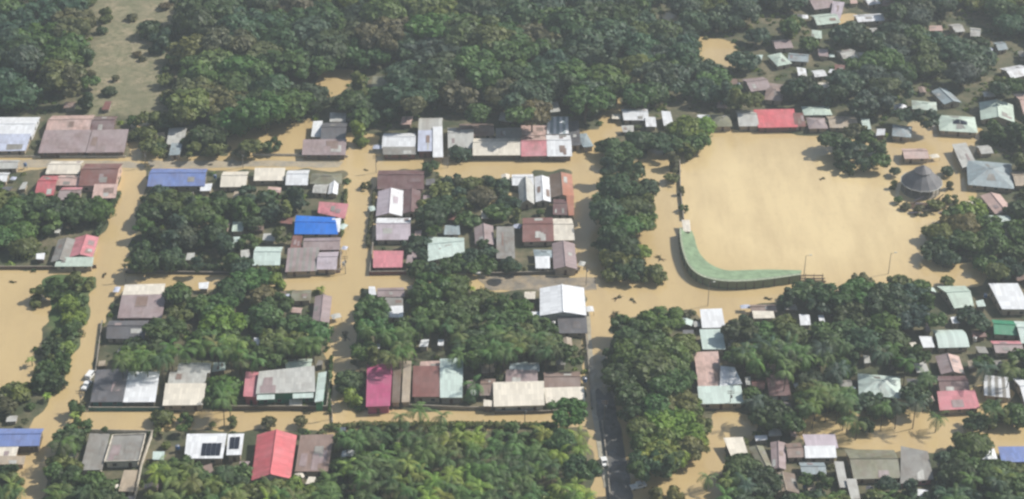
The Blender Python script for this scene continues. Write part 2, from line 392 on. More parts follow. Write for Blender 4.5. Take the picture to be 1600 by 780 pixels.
    if wear > .11 and min(W, D) > 3.5 and kind not in ('pyr', 'arc') and not stripes:
        for _ in range(jt.randint(1, 2+int(W*D/55))):
            f = jt.choice(faces[:2]); a = [V(*z) for z in f]
            if len(a) < 4: continue
            u = jt.uniform(.05, .7); v_ = jt.uniform(.02, .5); du = min(.95-u, jt.uniform(.1, .3)); dv = jt.uniform(.3, .47)
            g_ = lambda uu, vv: a[0].lerp(a[1], uu).lerp(a[3].lerp(a[2], uu), vv)+Vector((0, 0, .05+.03*vv+jt.random()*.04))
            pts = [g_(u, v_), g_(u+du, v_+jt.uniform(-.03, .03)), g_(u+du, v_+dv), g_(u+jt.uniform(-.02, .02), v_+dv)]
            p_ = MB(); e0 = (pts[1]-pts[0]).length; e1 = (pts[3]-pts[0]).length; p_.poly(pts, 0, [(0, 0), (e0, 0), (e0, e1), (0, e1)]); p_.poly([p-Vector((0, 0, .03)) for p in pts][::-1])
            p_.build('loose_sheet', roofmat(jt.choice([col, 'lightgrey', 'grey', 'mauve', col, 'mauvebrown'] if kind != 'hip' else [col, 'grey']), min(.7, wear+.15)), roof)
    if kind in ('gx', 'gy', 'hip') and max(W, D) > 7:
        c_ = MB()
        A, B = {'gx': ((0,.5),(1,.5)), 'gy': ((.5,0),(.5,1)), 'hip': ((k,.5),(1-k,.5))}[kind]
        A = V(*A)+Vector((0, 0, .05)); B = V(*B)+Vector((0, 0, .05)); c_.tube(A, B, .17, .17, 6)
        c_.build('ridge_cap', roofmat(col, wear), roof)
    # walls
    i_ = min(.6/W, .12); j_ = min(.6/D, .12)
    ringw = [(i_,j_),(.5,j_),(1-i_,j_),(1-i_,.5),(1-i_,1-j_),(.5,1-j_),(i_,1-j_),(i_,.5)]
    top = [Q(s, t_, Hf(s, t_)-.16) for s, t_ in ringw]; bot = [Q(s, t_, -.6) for s, t_ in ringw]
    q = MB()
    for i in range(8):
        j = (i+1) % 8; q.poly([bot[i], bot[j], top[j], top[i]])
    q.build('wall', wallmat(wall), root)
    if kind == 'flat':
        q = MB()
        for a, b2 in (((0,0),(1,0)), ((1,0),(1,1)), ((1,1),(0,1)), ((0,1),(0,0))):
            A = V(*a); B = V(*b2); dxy = (B-A).normalized(); n_ = Vector((-dxy.y, dxy.x, 0))*.18; u_ = Vector((0, 0, .45))
            q.prism([A+u_, B+u_, B+n_+u_, A+n_+u_], [A+Vector((0,0,.004)), B+Vector((0,0,.004)), B+n_+Vector((0,0,.004)), A+n_+Vector((0,0,.004))])
        q.build('parapet', wallmat(wall), root)
    # openings on the front and the sunlit side
    if win and h > 1.9:
        for (A, B, ln) in ((Q(i_, j_, 0), Q(1-i_, j_, 0), W), (Q(1-i_, j_, 0), Q(1-i_, 1-j_, 0), D), (Q(i_, 1-j_, 0), Q(i_, j_, 0), D)):
            n = int(ln//4.2)
            d = (B-A).normalized(); out = Vector((d.y, -d.x, 0))
            rz = math.atan2(d.y, d.x); door = rnd.randrange(n) if n else -1
            for i in range(n):
                p = A.lerp(B, (i+.5)/n)+out*.03; isd = (i == door and A == A and ln == W)
                zt = O.z*-1+min(h-.35, 2.15); zb = (-O.z+1.0) if not isd else -O.z-.25; ww = .65 if not isd else .5
                o_ = (p.x, p.y, 0); mb = MB()
                mb.box((-ww, -.05, zb), (ww, .05, zt), 0, rz, o_)
                if isd:
                    dd = mb.build('door', plain('door_wood', (92, 66, 50), .7), root)
                    hb = MB(); hb.box((ww*.6, -.1, zb+.9), (ww*.8, -.055, zb+1.05), 0, rz, o_); hb.build('handle', STEEL, dd)
                else:
                    wn = mb.build('window', FRAME, root)
                    pb = MB()
                    pb.box((-ww+.09, -.075, zb+.1), (-.04, -.053, zt-.1), 0, rz, o_); pb.box((.04, -.075, zb+.1), (ww-.09, -.053, zt-.1), 0, rz, o_)
                    pb.build('pane', GLASS, wn)
    for a0, a1, acol in (awn or []):
        q = MB()
        A, B = Q(a0, 0, h-.35), Q(a1, 0, h-.35); d = (B-A).normalized(); out = Vector((d.y, -d.x, 0))*2.0
        q.prism([A+out-Vector((0,0,.5)), B+out-Vector((0,0,.5)), B, A], [A+out-Vector((0,0,.58)), B+out-Vector((0,0,.58)), B-Vector((0,0,.08)), A-Vector((0,0,.08))])
        q.build('awning', roofmat(acol, wear), root)
        for pp in (A, B):
            q = MB(); e_ = pp+out*.93; q.tube((e_.x, e_.y, -.3), (e_.x, e_.y, h-O.z-1.2+.35), .06, .06, 5); q.build('post', STEEL, root)
    if solar:
        s0, t0, s1, t1, nn, mm = solar
        for i in range(nn):
            for j in range(mm):
                sa, sb = s0+(s1-s0)*(i+.05)/nn, s0+(s1-s0)*(i+.95)/nn; ta, tb = t0+(t1-t0)*(j+.04)/mm, t0+(t1-t0)*(j+.96)/mm
                q = MB(); up = Vector((0, 0, .16)); pts = [V(sa, ta)+up, V(sb, ta)+up, V(sb, tb)+up, V(sa, tb)+up]
                q.prism(pts, [p-Vector((0, 0, .06)) for p in pts]); q.build('solar_panel', PANEL, roof)
    return root
b_ = bld
# --- north side of the top street
b_(-40,183,58,213,'gx','white','large white sheet-roofed hall at the left edge above the street','the large white hall at the left edge',name='hall',cat='hall',wall='white',wear=.1,rise=1.2)
b_(-40,214,44,236,'mx','paleblue',att=True,wear=.12)
b_(76,180,143,208,'gx','pinktan','wide mauve and tan roofed house with a raised rear roof beside the street','the wide mauve roofed house at upper left',wear=.5,wall='mauve')
b_(66,210,138,238,'mx','mauve',att=True,wear=.4,wall='brown')
b_(146,182,180,206,'gx','maroon','house with a small dark maroon rear roof and mauve front roof','the maroon and mauve house beside it',wear=.6,wall='brown')
b_(140,209,197,238,'mx','mauve',att=True,wear=.35,wall='brown')
b_(262,204,291,226,'mx','lightgrey','small pale grey roofed hut half hidden by trees north of the street','the small pale hut among trees',name='hut',cat='hut',wear=.25)
b_(266,227,283,242,'mx','bluegrey',att=True)
b_(488,190,503,214,'mx','white','dark grey roofed house with a white strip and mauve porch roof','the dark grey house by the flooded lot',wear=.1,rise=.4)
b_(503,191,541,222,'gx','darkgrey',att=True,h=3.2,wear=.2)
b_(473,222,540,242,'mx','mauve',att=True,wear=.3,wall='brown')
b_(516,179,540,190,'mx','lightgrey','little pale shed standing behind the dark grey house','the little shed',name='shed',cat='shed',win=False,wear=.2)
b_(598,208,650,232,'gx','white','low white roofed shop house at the street corner','the white corner shop house',wear=.08,wall='brown')
b_(598,232,650,242,'mx','grey',att=True,wear=.3,wall='rust')
b_(655,184,691,208,'arc','lightgrey','tall grey arch-roofed house with white side strip','the tall arch-roofed house',h=4.2,wear=.25,wall='concrete',rise=1.6)
b_(652,209,676,236,'mx','paleblue',att=True,h=3.4,wear=.15,wall='rust')
b_(676,206,692,246,'mx','white',att=True,h=3.2,wear=.1)
b_(700,199,741,232,'gx','lightgrey','pale grey gable roofed house with a dark tree at its front','the pale grey gable house',wear=.2)
b_(718,194,772,213,'gx','mauvebrown','brown-grey back roof between two pale houses','the brown-grey back roof',wear=.4)
b_(738,216,815,243,'gx','cream','long cream-white roofed house facing the street','the long cream-white house',wear=.1,wall='dkwall')
b_(775,203,815,216,'mx','grey','low grey lean-to behind the long cream-white house','the grey lean-to',name='shed',cat='shed',wear=.4,win=False)
b_(815,199,872,212,'mx','pinktan','patchwork red and white roofed building at the street end','the patchwork red and white building',wear=.5,wall='rust')
b_(815,212,856,244,'gx','pink',att=True,wear=.6,patch='pinktan',wall='brown')
b_(854,210,892,245,'gx','white',att=True,wear=.15,wall='brown')
b_(855,186,888,209,'mx','white','shed roofed in white and teal stripes','the striped white shed',name='shed',cat='shed',stripes=True,patch='bluegrey',wear=.05,rise=1.0,h=3)
b_(889,190,906,228,'mr','darkgrey','dark grey lean-to against the end of the patchwork building','the dark lean-to',name='shed',cat='shed',wear=.3)
b_(904,208,922,230,'pyr','bluegrey','small grey-blue tent roof by the flooded road bend','the small tent roof',name='canopy',cat='canopy',win=False,rot=15)
b_(972,170,1012,188,'gx','white','white roofed house among trees right of the north road','the white house among trees',wear=.15)
b_(1008,186,1026,198,'mx','white',att=True,wear=.2)
b_(1035,178,1050,196,'mx','white','tiny white roofed hut behind the bright green tree','the tiny white hut',name='hut',cat='hut',wear=.1)
b_(1113,179,1143,198,'hip','olive','small olive-grey hipped hut at the top left of the sports field','the olive hut',name='hut',cat='hut')
b_(1152,172,1182,198,'gx','lightgrey','pale grey roofed pavilion end left of the pink roof','the grey pavilion',name='pavilion',cat='pavilion',wear=.2)
b_(1181,175,1244,199,'mx','salmon','long bright pink roofed pavilion along the top of the field','the bright pink pavilion',name='pavilion',cat='pavilion',wear=.05,rise=1.3,wall='rust')
b_(1240,180,1256,198,'mx','rust',att=True,wear=.3)
b_(1255,166,1298,180,'hip','palegreen','pale green-white hipped roof house right of the pink pavilion','the pale hipped house',wear=.15)
b_(1262,184,1292,201,'hip','mauve','small mauve roofed house at the top of the field','the small mauve field house',wear=.4)
b_(1293,182,1338,200,'gx','tan','tan roofed house hidden behind the field trees','the tan field house',wear=.4)
# --- houses in the upper right wood
UR = [(1165,122,1200,142,'gx','mauve','mauve-grey gable roof in the wood above the field pavilion'),(1196,130,1226,158,'hip','mauvebrown','brown-grey hipped house in the wood above the pink pavilion'),
 (1208,62,1236,76,'gx','mauve','mauve gable roof alone in the upper right wood'),(1205,84,1230,102,'hip','palegreen','pale green roof at the left of a pair in the upper wood'),(1232,84,1262,96,'gx','bluegrey','blue-grey roof at the right of a pair in the upper wood'),
 (1262,-6,1300,14,'gx','mauve','mauve roof cut by the top edge of the picture'),(1270,22,1308,38,'gx','palegreen','pale green roof below the mauve roof at the top edge'),(1300,8,1316,30,'mx','lmauve','narrow lilac roof at the top edge'),
 (1336,22,1380,34,'gx','white','bright white roof near the top edge'),(1350,-4,1370,7,'gx','white','white roof cut by the top edge'),(1268,50,1284,60,'mx','palegreen','tiny pale green shed in the upper wood'),
 (1310,78,1336,92,'gx','lightgrey','light grey roof slanting in the upper wood'),(1486,38,1504,50,'gx','lightgrey','light grey roof left of two in the far right wood'),(1516,44,1532,58,'gx','lightgrey','light grey roof right of two in the far right wood'),
 (1554,66,1572,78,'gx','bluegrey','blue-grey roof deep in the far right wood'),(1568,104,1606,120,'gx','white','white roof at the right edge in the far wood'),(1426,158,1462,172,'hip','palegreen','pale green hipped roof behind a dark tree above the field'),
 (1464,140,1492,162,'gy','bluegrey','blue-grey roof with its gable toward the field'),(1270,110,1290,120,'gx','white','small white roof amid trees above the pale hipped house'),(1394,196,1424,214,'pyr','bluegrey','grey-green pyramid roof near the dark round pavilion')]
for i, (x0, y0, x1, y1, k, c, l) in enumerate(UR):
    b_(x0,y0,x1,y1,k,c,l,'the '+l.split(' in ')[0].split(' at ')[0] if False else 'the '+l,rot=[12,-14,8,20,-10,15][i%6],wear=.42)
b_(1468,181,1526,206,'hip','palegreen','pale green-white hipped house with a grey roof panel above the flood','the pale green house at upper right',rot=-8,wear=.15,solar=(.35,.3,.75,.5,2,1))
b_(1533,162,1584,190,'gy','palegreen','pale gabled house right of the pale green hipped house','the pale gabled house at upper right',rot=-10,wear=.2)
b_(1592,146,1620,182,'gx','pinktan','pinkish roof cut by the right edge','the pinkish roof at the right edge')
b_(1488,228,1526,258,'mx','lightgrey','long pale shed roof slanting beside the flooded yard','the slanting pale shed',name='shed',cat='shed',quad=[(1486,228),(1508,226),(1527,256),(1503,262)],rise=.8)
b_(1512,252,1582,292,'hip','bluegrey','large grey-green hipped roof house right of the round pavilion','the large grey-green hipped house',rot=-12,wear=.25,rise=2.4)
b_(1582,268,1630,290,'gx','tan','tan roof at the right edge beside the grey-green house','the tan roof at the right edge')
b_(1543,304,1576,334,'gy','pinktan','tan gabled roof among trees right of the field','the tan gable right of the field',rot=10)
b_(1545,337,1578,350,'arc','mint','small mint-white arched roof among trees right of the field','the mint arched roof',name='shed',cat='shed',rise=.8)
b_(1410,232,1450,248,'gx','pinktan','low pinkish roof just behind the dark round pavilion','the low pinkish roof',wear=.5,name='shed',cat='shed')
# --- south side of the top street, left block
b_(-30,250,30,264,'gx','lightgrey','pale grey roofs at the left edge south of the street','the pale grey roof at the left edge',wear=.2)
b_(-20,270,12,284,'gx','white','white roof scrap at the left edge under trees','the white roof at the left edge')
b_(76,252,128,272,'gx','cream','cream roofed front building beside the red roof','the cream roofed building',wear=.15)
b_(60,274,90,306,'gx','red','small bright red roofed house left of the maroon one','the small red house',wear=.3,wall='rust')
b_(90,274,130,290,'gx','pinktan','pink-tan roofed annex between red and maroon roofs','the pink-tan annex',wear=.4)
b_(94,292,128,312,'gx','mauve','mauve and pink roofed back house with a rusty front','the mauve back house',wear=.5,patch='pink')
b_(128,256,186,290,'gx','rust','large rusty maroon roofed house at the street corner','the large maroon house at the corner',h=3.2,wear=.35,wall='pinktan')
b_(146,291,182,310,'mx','pinktan',att=True,wear=.2)
b_(234,263,322,291,'gx','blue','long faded blue roof over the corner building','the long blue roofed building',h=3.0,wear=.12,wall='concrete',name='hall',cat='hall')
b_(312,289,330,298,'mx','white',att=True,wear=.1,h=2.3)
b_(345,268,386,292,'gx','cream','square white-cream roof between the blue roof and the long white one','the square cream roof',wear=.06)
b_(397,265,446,282,'mx','cream','long white roofed house facing the top street','the long white house',wear=.06)
b_(447,266,482,290,'gx','white',att=True,wear=.06)
b_(485,271,534,288,'hip','olive','olive-grey hipped roof with a white annex near the middle road','the olive-grey house',wear=.4)
b_(513,284,528,304,'gy','white',att=True,wear=.1); b_(490,288,512,302,'gx','lightgrey',att=True,wear=.3)
b_(498,319,546,340,'mx','pink','pink roofed house beside the middle road above the bright blue roof','the pink house by the middle road',wear=.2,quad=[(500,318),(546,322),(540,341),(497,333)])
b_(460,337,528,367,'gx','brightblue','house with a vivid bright blue roof near the middle road','the bright blue roofed house',wear=.02,rise=1.3,quad=[(462,336),(522,340),(529,366),(459,366)],wall='tan')
b_(518,345,532,363,'mx','white',att=True,wear=.1,h=2.2)
b_(473,371,533,391,'gx','mauve','mauve roofed house directly below the bright blue roof','the mauve house below the blue roof',wear=.3,wall='rust')
b_(455,371,472,388,'mx','rust',att=True,wear=.4)
b_(448,393,496,424,'mx','mauve','shed roofed in grey and mauve stripes by the second street','the striped shed',name='shed',cat='shed',stripes=True,patch='grey',wear=.4)
b_(497,393,529,421,'gx','lmauve','lilac-grey roofed house at the corner of the middle road','the lilac-grey corner house',wear=.35)
b_(396,385,440,415,'gx','mint','square mint-white roofed house under trees','the mint-white house',wear=.05)
b_(84,374,114,410,'gy','grey','grey roofed house with a pale porch left of the flooded road','the grey house by the left road',wear=.5)
b_(112,371,150,402,'gy','pink','pink-red roofed house with pale edges beside the left road','the pink-red house by the left road',wear=.2)
b_(88,404,146,417,'mx','palegreen',att=True,wear=.25)
# --- middle block
b_(590,266,662,296,'gx','maroon','large dull maroon roof at the corner of the middle road','the large maroon corner roof',wear=.25,wall='pinktan')
b_(589,298,630,338,'gy','lmauve','lilac and white striped gable roof beside the middle road','the lilac striped house',wear=.25,patch='white')
b_(630,297,656,334,'gy','maroon','dark maroon gable roof squeezed beside the lilac one','the dark maroon gable',wear=.3)
b_(588,340,641,376,'gx','lmauve','lilac-white patched roof house below the striped gable','the lilac-white patched house',wear=.3,patch='white')
b_(583,394,630,418,'mx','pink','small flat pink roof inside a brown walled yard','the small pink roof in a walled yard',wear=.05,h=2.3,rise=.5,wall='rust')
b_(668,369,726,408,'gx','mint','mint-white roofed house in the middle of the block','the mint-white house of the middle block',wear=.15,quad=[(669,370),(724,372),(726,396),(668,408)])
b_(694,354,718,367,'mx','bluegrey','blue-grey lean-to behind the mint-white house','the blue-grey lean-to',name='shed',cat='shed')
b_(742,352,772,384,'gy','mauve','mauve roofed house half shaded by trees mid block','the shaded mauve house',wear=.4)
b_(775,362,804,404,'mx','grey','unroofed grey house frame with dark beams','the grey beamed house',wear=.6,wall='rust')
b_(799,272,833,290,'gx','white','small white roof beside the pale hipped house','the small white roof mid block',wear=.1)
b_(810,283,834,320,'gy','lightgrey','pale grey hipped roof with white edges mid block','the pale hipped roof mid block',wear=.25,rise=2.2)
b_(835,276,860,316,'gy','white',att=True,wear=.15)
b_(860,272,896,310,'gy','brown','brown and orange gable roof beside the right road','the brown and orange gable',wear=.3,patch='orange')
b_(864,311,886,336,'gx','maroon',att=True,wear=.3); b_(886,311,897,337,'mx','orange',att=True,wear=.3)
b_(816,340,864,378,'gx','rust','red-brown roofed house joined to a white roof by the right road','the red-brown house by the right road',wear=.2)
b_(864,341,896,376,'gx','cream',att=True,wear=.15)
b_(864,380,900,421,'gy','mauve','mauve-grey gable roof at the lower right corner of the middle block','the mauve-grey corner gable',wear=.15,h=3)
b_(834,390,864,403,'hip','bluegrey','blue-grey small roof beside the mauve-grey gable','the small blue-grey roof')
b_(836,404,859,420,'mx','white','tiny white square roof beside the mauve-grey gable','the tiny white square roof',name='shed',cat='shed',wear=.05)
# --- third row, left
b_(193,447,257,462,'mx','cream','house with a cream rear roof over a corrugated mauve front roof','the cream and mauve house',wear=.05,h=3.2)
b_(188,466,256,497,'mx','mauve',att=True,wear=.3,wall='rust')
b_(168,501,228,530,'gx','darkgrey','dark slate grey roofed house beside the left road','the dark slate house',wear=.15)
b_(146,583,199,628,'mx','darkgrey','dark grey sheet roof joined to a white one by the left road','the dark grey half roof',wear=.15,rise=1.5,wall='teal')
b_(196,587,247,628,'mx','white','bright white roof beside the dark grey sheet roof','the bright white roof at lower left',wear=.04,rise=1.5,wall='dkwall')
b_(277,567,331,583,'gx','lightgrey','tall grey and white stepped roof house in the lower left block','the stepped grey-white house',h=4,wear=.15)
b_(262,584,322,602,'mx','lightgrey',att=True,h=3.3,wear=.3); b_(257,603,320,634,'mx','cream',att=True,h=2.8,wear=.06)
b_(404,580,492,616,'mx','lightgrey','big house with a pale grey roof, pink end and green walls','the big green-walled house',name='villa',cat='house',h=5,wear=.12,wall='green',awn=[(.02,.32,'mint'),(.62,.97,'mint')],rise=1.4,quad=[(406,586),(492,577),(494,613),(401,616)])
b_(495,582,509,628,'mr','mint',att=True,h=4,wear=.08,wall='green')
b_(382,586,405,620,'mx','pink',att=True,h=4,wear=.05,wall='red')
b_(446,561,488,578,'gx','palegreen','pale grey-green roof peeping behind the big green-walled house','the pale roof behind the green-walled house',wear=.25)
b_(489,463,517,506,'gy','mauve','mauve gable roof by the middle road in the tree block','the mauve gable by the middle road',wear=.2)
b_(455,453,486,470,'gx','olive','olive-brown roof near the second street','the olive-brown roof',wear=.5)
b_(590,449,632,464,'gx','mauve','mauve rear roof with a grey and white porch below the second street','the mauve and white porch house',wear=.3)
b_(599,467,630,480,'mx','grey',att=True); b_(600,481,630,496,'mx','white',att=True,wear=.08)
b_(843,449,913,493,'gy','white','big brilliant white gable roof at the corner of the right road','the brilliant white gable',h=4,wear=.01,wall='lightgrey',rise=1.5)
b_(872,495,916,520,'mx','darkgrey','dark grey roof just below the brilliant white gable','the dark grey roof below the white gable',wear=.2,h=2.3)
b_(829,489,845,500,'mx','white','tiny white annex roof at the left foot of the white gable','the tiny annex',name='shed',cat='shed',wear=.05,win=False)
b_(573,573,612,634,'mx','magenta','narrow house with a vivid magenta roof above the third street','the magenta house',wear=.02,h=3.4,rise=1,wall='magenta')
b_(614,573,626,628,'mx','brown','narrow brown and tan lean-tos between magenta and maroon roofs','the brown lean-tos',wear=.4); b_(628,573,643,628,'mx','tan',att=True,wear=.4)
b_(646,578,688,620,'mx','rust','rusty maroon roof joined to a white roof above the third street','the rusty maroon half roof',wear=.06,h=3.2)
b_(656,564,688,577,'gx','pinktan',att=True,h=3.4)
b_(688,568,724,620,'mx','mint','white roof with jagged edge right of the rusty maroon roof','the jagged white roof',wear=.04,h=3.3,wall='concrete')
b_(796,567,843,580,'gx','bluegrey','large house with cream front roof and stepped grey rear roofs','the large cream-fronted house',h=3.8,wear=.2)
b_(790,581,841,600,'mx','mauve',att=True,h=3.3,wear=.3); b_(772,601,850,634,'mx','cream',att=True,h=3,wear=.04,wall='lightgrey',rise=1.2)
b_(850,581,906,607,'gx','mauvebrown','brown-mauve roof with a white front strip beside the right road','the brown-mauve roof by the right road',wear=.3)
b_(851,608,912,629,'mx','cream',att=True,wear=.05)
b_(750,591,775,618,'gx','mauvebrown','small brown roof left of the large cream-fronted house','the small brown roof',wear=.4)
# --- bottom row, left
b_(-20,669,64,697,'gx','blue','faded blue roof at the lower left corner','the blue roof at lower left',wear=.05,wall='dkwall',h=3)
b_(-20,698,28,713,'mx','cream',att=True,wear=.15,h=2.4); b_(-20,714,38,726,'mx','tan',att=True,wear=.3,h=2)
b_(133,679,166,734,'mx','grey','grey slab roof with white parapets at lower left','the grey slab roof',name='house',wear=.35,rise=.3,wall='cream')
b_(170,680,222,722,'flat','grey','half built grey house with pale wall tops at lower left','the half built grey house',wear=.5,wall='cream',h=3)
b_(190,736,212,768,'mx','tan','tall narrow pale green-tan roof at lower left','the narrow pale roof',wear=.1,rise=.5)
b_(290,682,352,716,'mx','white','white roof carrying a row of dark solar panels','the white solar roof house',wear=.03,h=3.2,rise=1,solar=(.42,.08,.92,.62,4,1))
b_(355,680,380,710,'mx','white',att=True,wear=.05,h=3.4,rise=.7,solar=(.15,.25,.8,.85,2,1))
b_(393,682,463,748,'gy','salmon','big pink-red gable roof near the bottom edge','the big pink-red gable',wear=.05,h=3.4,wall='cream',quad=[(401,680),(464,681),(454,748),(391,750)],rise=2.2)
b_(465,684,520,733,'mx','mauvebrown','broad mauve-brown roof right of the big pink-red gable','the broad mauve-brown roof',wear=.12,rise=1,quad=[(468,684),(521,683),(512,736),(462,736)])
# --- right part
b_(1095,486,1130,512,'mx','white','upper of two square white roofs beside the right-hand trees','the upper square white roof',wear=.03,rise=.8,h=3)
b_(1095,517,1130,546,'mx','mint','lower of two square white roofs beside the right-hand trees','the lower square white roof',wear=.04,rise=.8,h=3)
b_(1088,553,1127,604,'mx','pinktan','long pinkish corrugated roof with rusty lines beside the big trees','the long pinkish roof',wear=.45,rise=1)
b_(1128,576,1160,604,'mx','white','white many-sided roof at the foot of the pinkish roof','the white many-sided roof',wear=.06,quad=[(1124,575),(1148,578),(1160,600),(1124,604)],h=3)
b_(1090,606,1160,631,'mx','mint',att=True,wear=.08,h=2.8,rise=.9)
b_(1198,591,1233,618,'mx','maroon','maroon roof framed by two white side walls','the maroon roof with white sides',wear=.15,wall='white')
b_(1135,686,1166,711,'mx','cream','white tilted roof beside the flooded lower road','the tilted white roof',rot=8,wear=.04,rise=.7)
b_(1257,681,1306,699,'mx','lmauve','white and lilac roofed house at the bottom right block','the white and lilac house',wear=.05,h=3.2,rise=.8); b_(1258,700,1306,715,'mx','white',att=True,wear=.04,h=2.9,rise=.7)
b_(1204,690,1228,734,'gy','mauve','mauve grey gable roof left of the white and lilac house','the mauve grey gable bottom right',wear=.3,rot=-6)
b_(1229,692,1254,716,'gx','mauvebrown','brown-mauve roof tight against the white and lilac house','the brown-mauve roof bottom right',wear=.35)
b_(1178,697,1200,731,'gy','olive','olive roof under the trees by the lower flooded road','the olive roof bottom right',wear=.4,rot=10)
b_(1206,740,1246,772,'gy','tan','tan ridged roof with white edges at the bottom','the tan ridged roof bottom right',wear=.4,patch='brown')
b_(1250,722,1290,742,'gx','bluegrey','dull blue-grey roof below the white and lilac house','the dull blue-grey roof bottom right',wear=.4)
b_(1172,476,1212,487,'gx','mauvebrown','small brown and white roofed hut at the tree edge below the field','the small hut below the field',name='hut',cat='hut',wear=.5); b_(1175,488,1210,497,'mx','cream',att=True,wear=.1)
b_(1342,585,1408,620,'hip','mint','blue-grey and white hipped roof in the right-hand trees','the blue-grey hipped house',wear=.25,rot=-8,rise=2.2)
b_(1465,616,1530,641,'mx','pink','pink lean-to roof over a maroon gable','the pink roofed house at right',wear=.12,quad=[(1463,616),(1523,614),(1531,637),(1470,642)]); b_(1466,588,1512,613,'gx','maroon',att=True,wear=.3,h=3.2)
b_(1466,557,1504,586,'gy','mauve','cluttered mauve roofs above the pink lean-to','the cluttered mauve roof',wear=.5,patch='pinktan')
b_(1537,592,1575,620,'mx','white','tattered white and grey striped roof at right','the tattered striped roof',stripes=True,patch='grey',wear=.3,rot=-10); b_(1592,590,1625,632,'gx','white','white roof cut by the right edge below the trees','the white roof at the right edge',wear=.05)
b_(1461,515,1509,543,'arc','mint','white barrel-arched roof in the right-hand trees','the white arched roof',wear=.08,rise=1.6,h=2.6)
b_(1439,528,1459,543,'mx','white','small white roof left of the white arched one','the small white roof beside the arch',name='shed',cat='shed',wear=.04)
b_(1467,448,1520,478,'gx','palegreen','pale green roof with a stepped lower half below the field','the pale green roof below the field',wear=.1,quad=[(1465,448),(1508,447),(1522,478),(1490,482)])
b_(1545,449,1604,482,'mx','white','brilliant white roof at the right edge below the field','the white roof right below the field',wear=.03,quad=[(1543,448),(1590,448),(1612,484),(1566,484)],h=3.4)
b_(1552,500,1586,523,'gx','green','vivid green roof near the right edge','the vivid green roof',wear=.05,rot=-5)
b_(1588,502,1620,536,'gx','mint','pale mint roof at the right edge beside the green one','the mint roof at the right edge',wear=.1)
b_(1552,532,1596,552,'gx','mauve','mauve and pink roof below the vivid green one','the mauve roof below the green one',wear=.4,patch='pink')
b_(1406,707,1456,752,'mx','grey','grey roof with a pinkish rim and a white panel at bottom right','the grey roof with a white panel',wear=.3,wall='pink',quad=[(1406,704),(1450,712),(1458,748),(1408,756)])
b_(1326,702,1402,748,'gx','olive','wide olive-grey roof at bottom right','the wide olive-grey roof',wear=.5)
b_(1308,726,1322,762,'mx','lightgrey','narrow pale strip roof left of two at the bottom','the narrow strip roof',wear=.3,name='shed',cat='shed'); b_(1326,752,1340,780,'mx','lightgrey','narrow pale strip roof right of two at the bottom','the second strip roof',wear=.3,name='shed',cat='shed')
b_(1533,700,1557,718,'pyr','white','small white pointed roof beside the blue roof at lower right','the small pointed white roof',wear=.05,name='shed',cat='shed')
b_(1562,701,1640,722,'mx','blue','blue roof at the lower right edge','the blue roof at lower right',wear=.06,patch=None)
# loose small roofs and lean-tos that peep from the trees
for i, (x, y, wdt, hh, c, l) in enumerate([
 (318,447,14,9,'white','tiny white roof in the trees below the second street, near the mauve cream house'),(402,538,10,14,'white','tiny white upright shed deep in the lower left tree block'),
 (590,542,9,6,'white','tiny white roof left of three above the magenta house'),(663,537,14,8,'white','tiny white roof middle of three above the maroon half roof'),(688,536,8,8,'white','tiny white roof right of three above the jagged white roof'),
 (297,402,14,10,'lightgrey','tiny pale shed at the lower edge of the left tree block'),(372,355,20,12,'palegreen','pale green shed between trees left of the bright blue roof'),
 (1258,501,16,14,'white','tiny white roof left of two in the trees below the field'),(1283,499,10,10,'white','tiny white roof right of two in the trees below the field'),
 (820,572,10,8,'mint','little mint shed behind the large cream-fronted house'),(556,126,1,1,'olive',''),(595,131,28,16,'olive','pale olive hut in the clearing of the far wood'),
 (960,104,14,8,'lightgrey','tiny pale roof in the far wood above the north road'),(1355,562,10,10,'lightgrey','tiny pale shed above the blue-grey hipped house')]):
    if l: b_(x-wdt/2,y-hh/2,x+wdt/2,y+hh/2,'mx',c,l,'the '+l,name='shed',cat='shed',win=False,wear=.1,h=2.4)
rc = random.Random(77); done = set(); base_refs = list(REFS); CN = {'lightgrey': 'light grey', 'grey': 'grey', 'white': 'white', 'rust': 'rusty', 'mauve': 'mauve', 'mauvebrown': 'brown', 'tan': 'tan', 'cream': 'cream', 'darkgrey': 'dark grey', 'mint': 'mint', 'pinktan': 'pinkish'}
made = 0
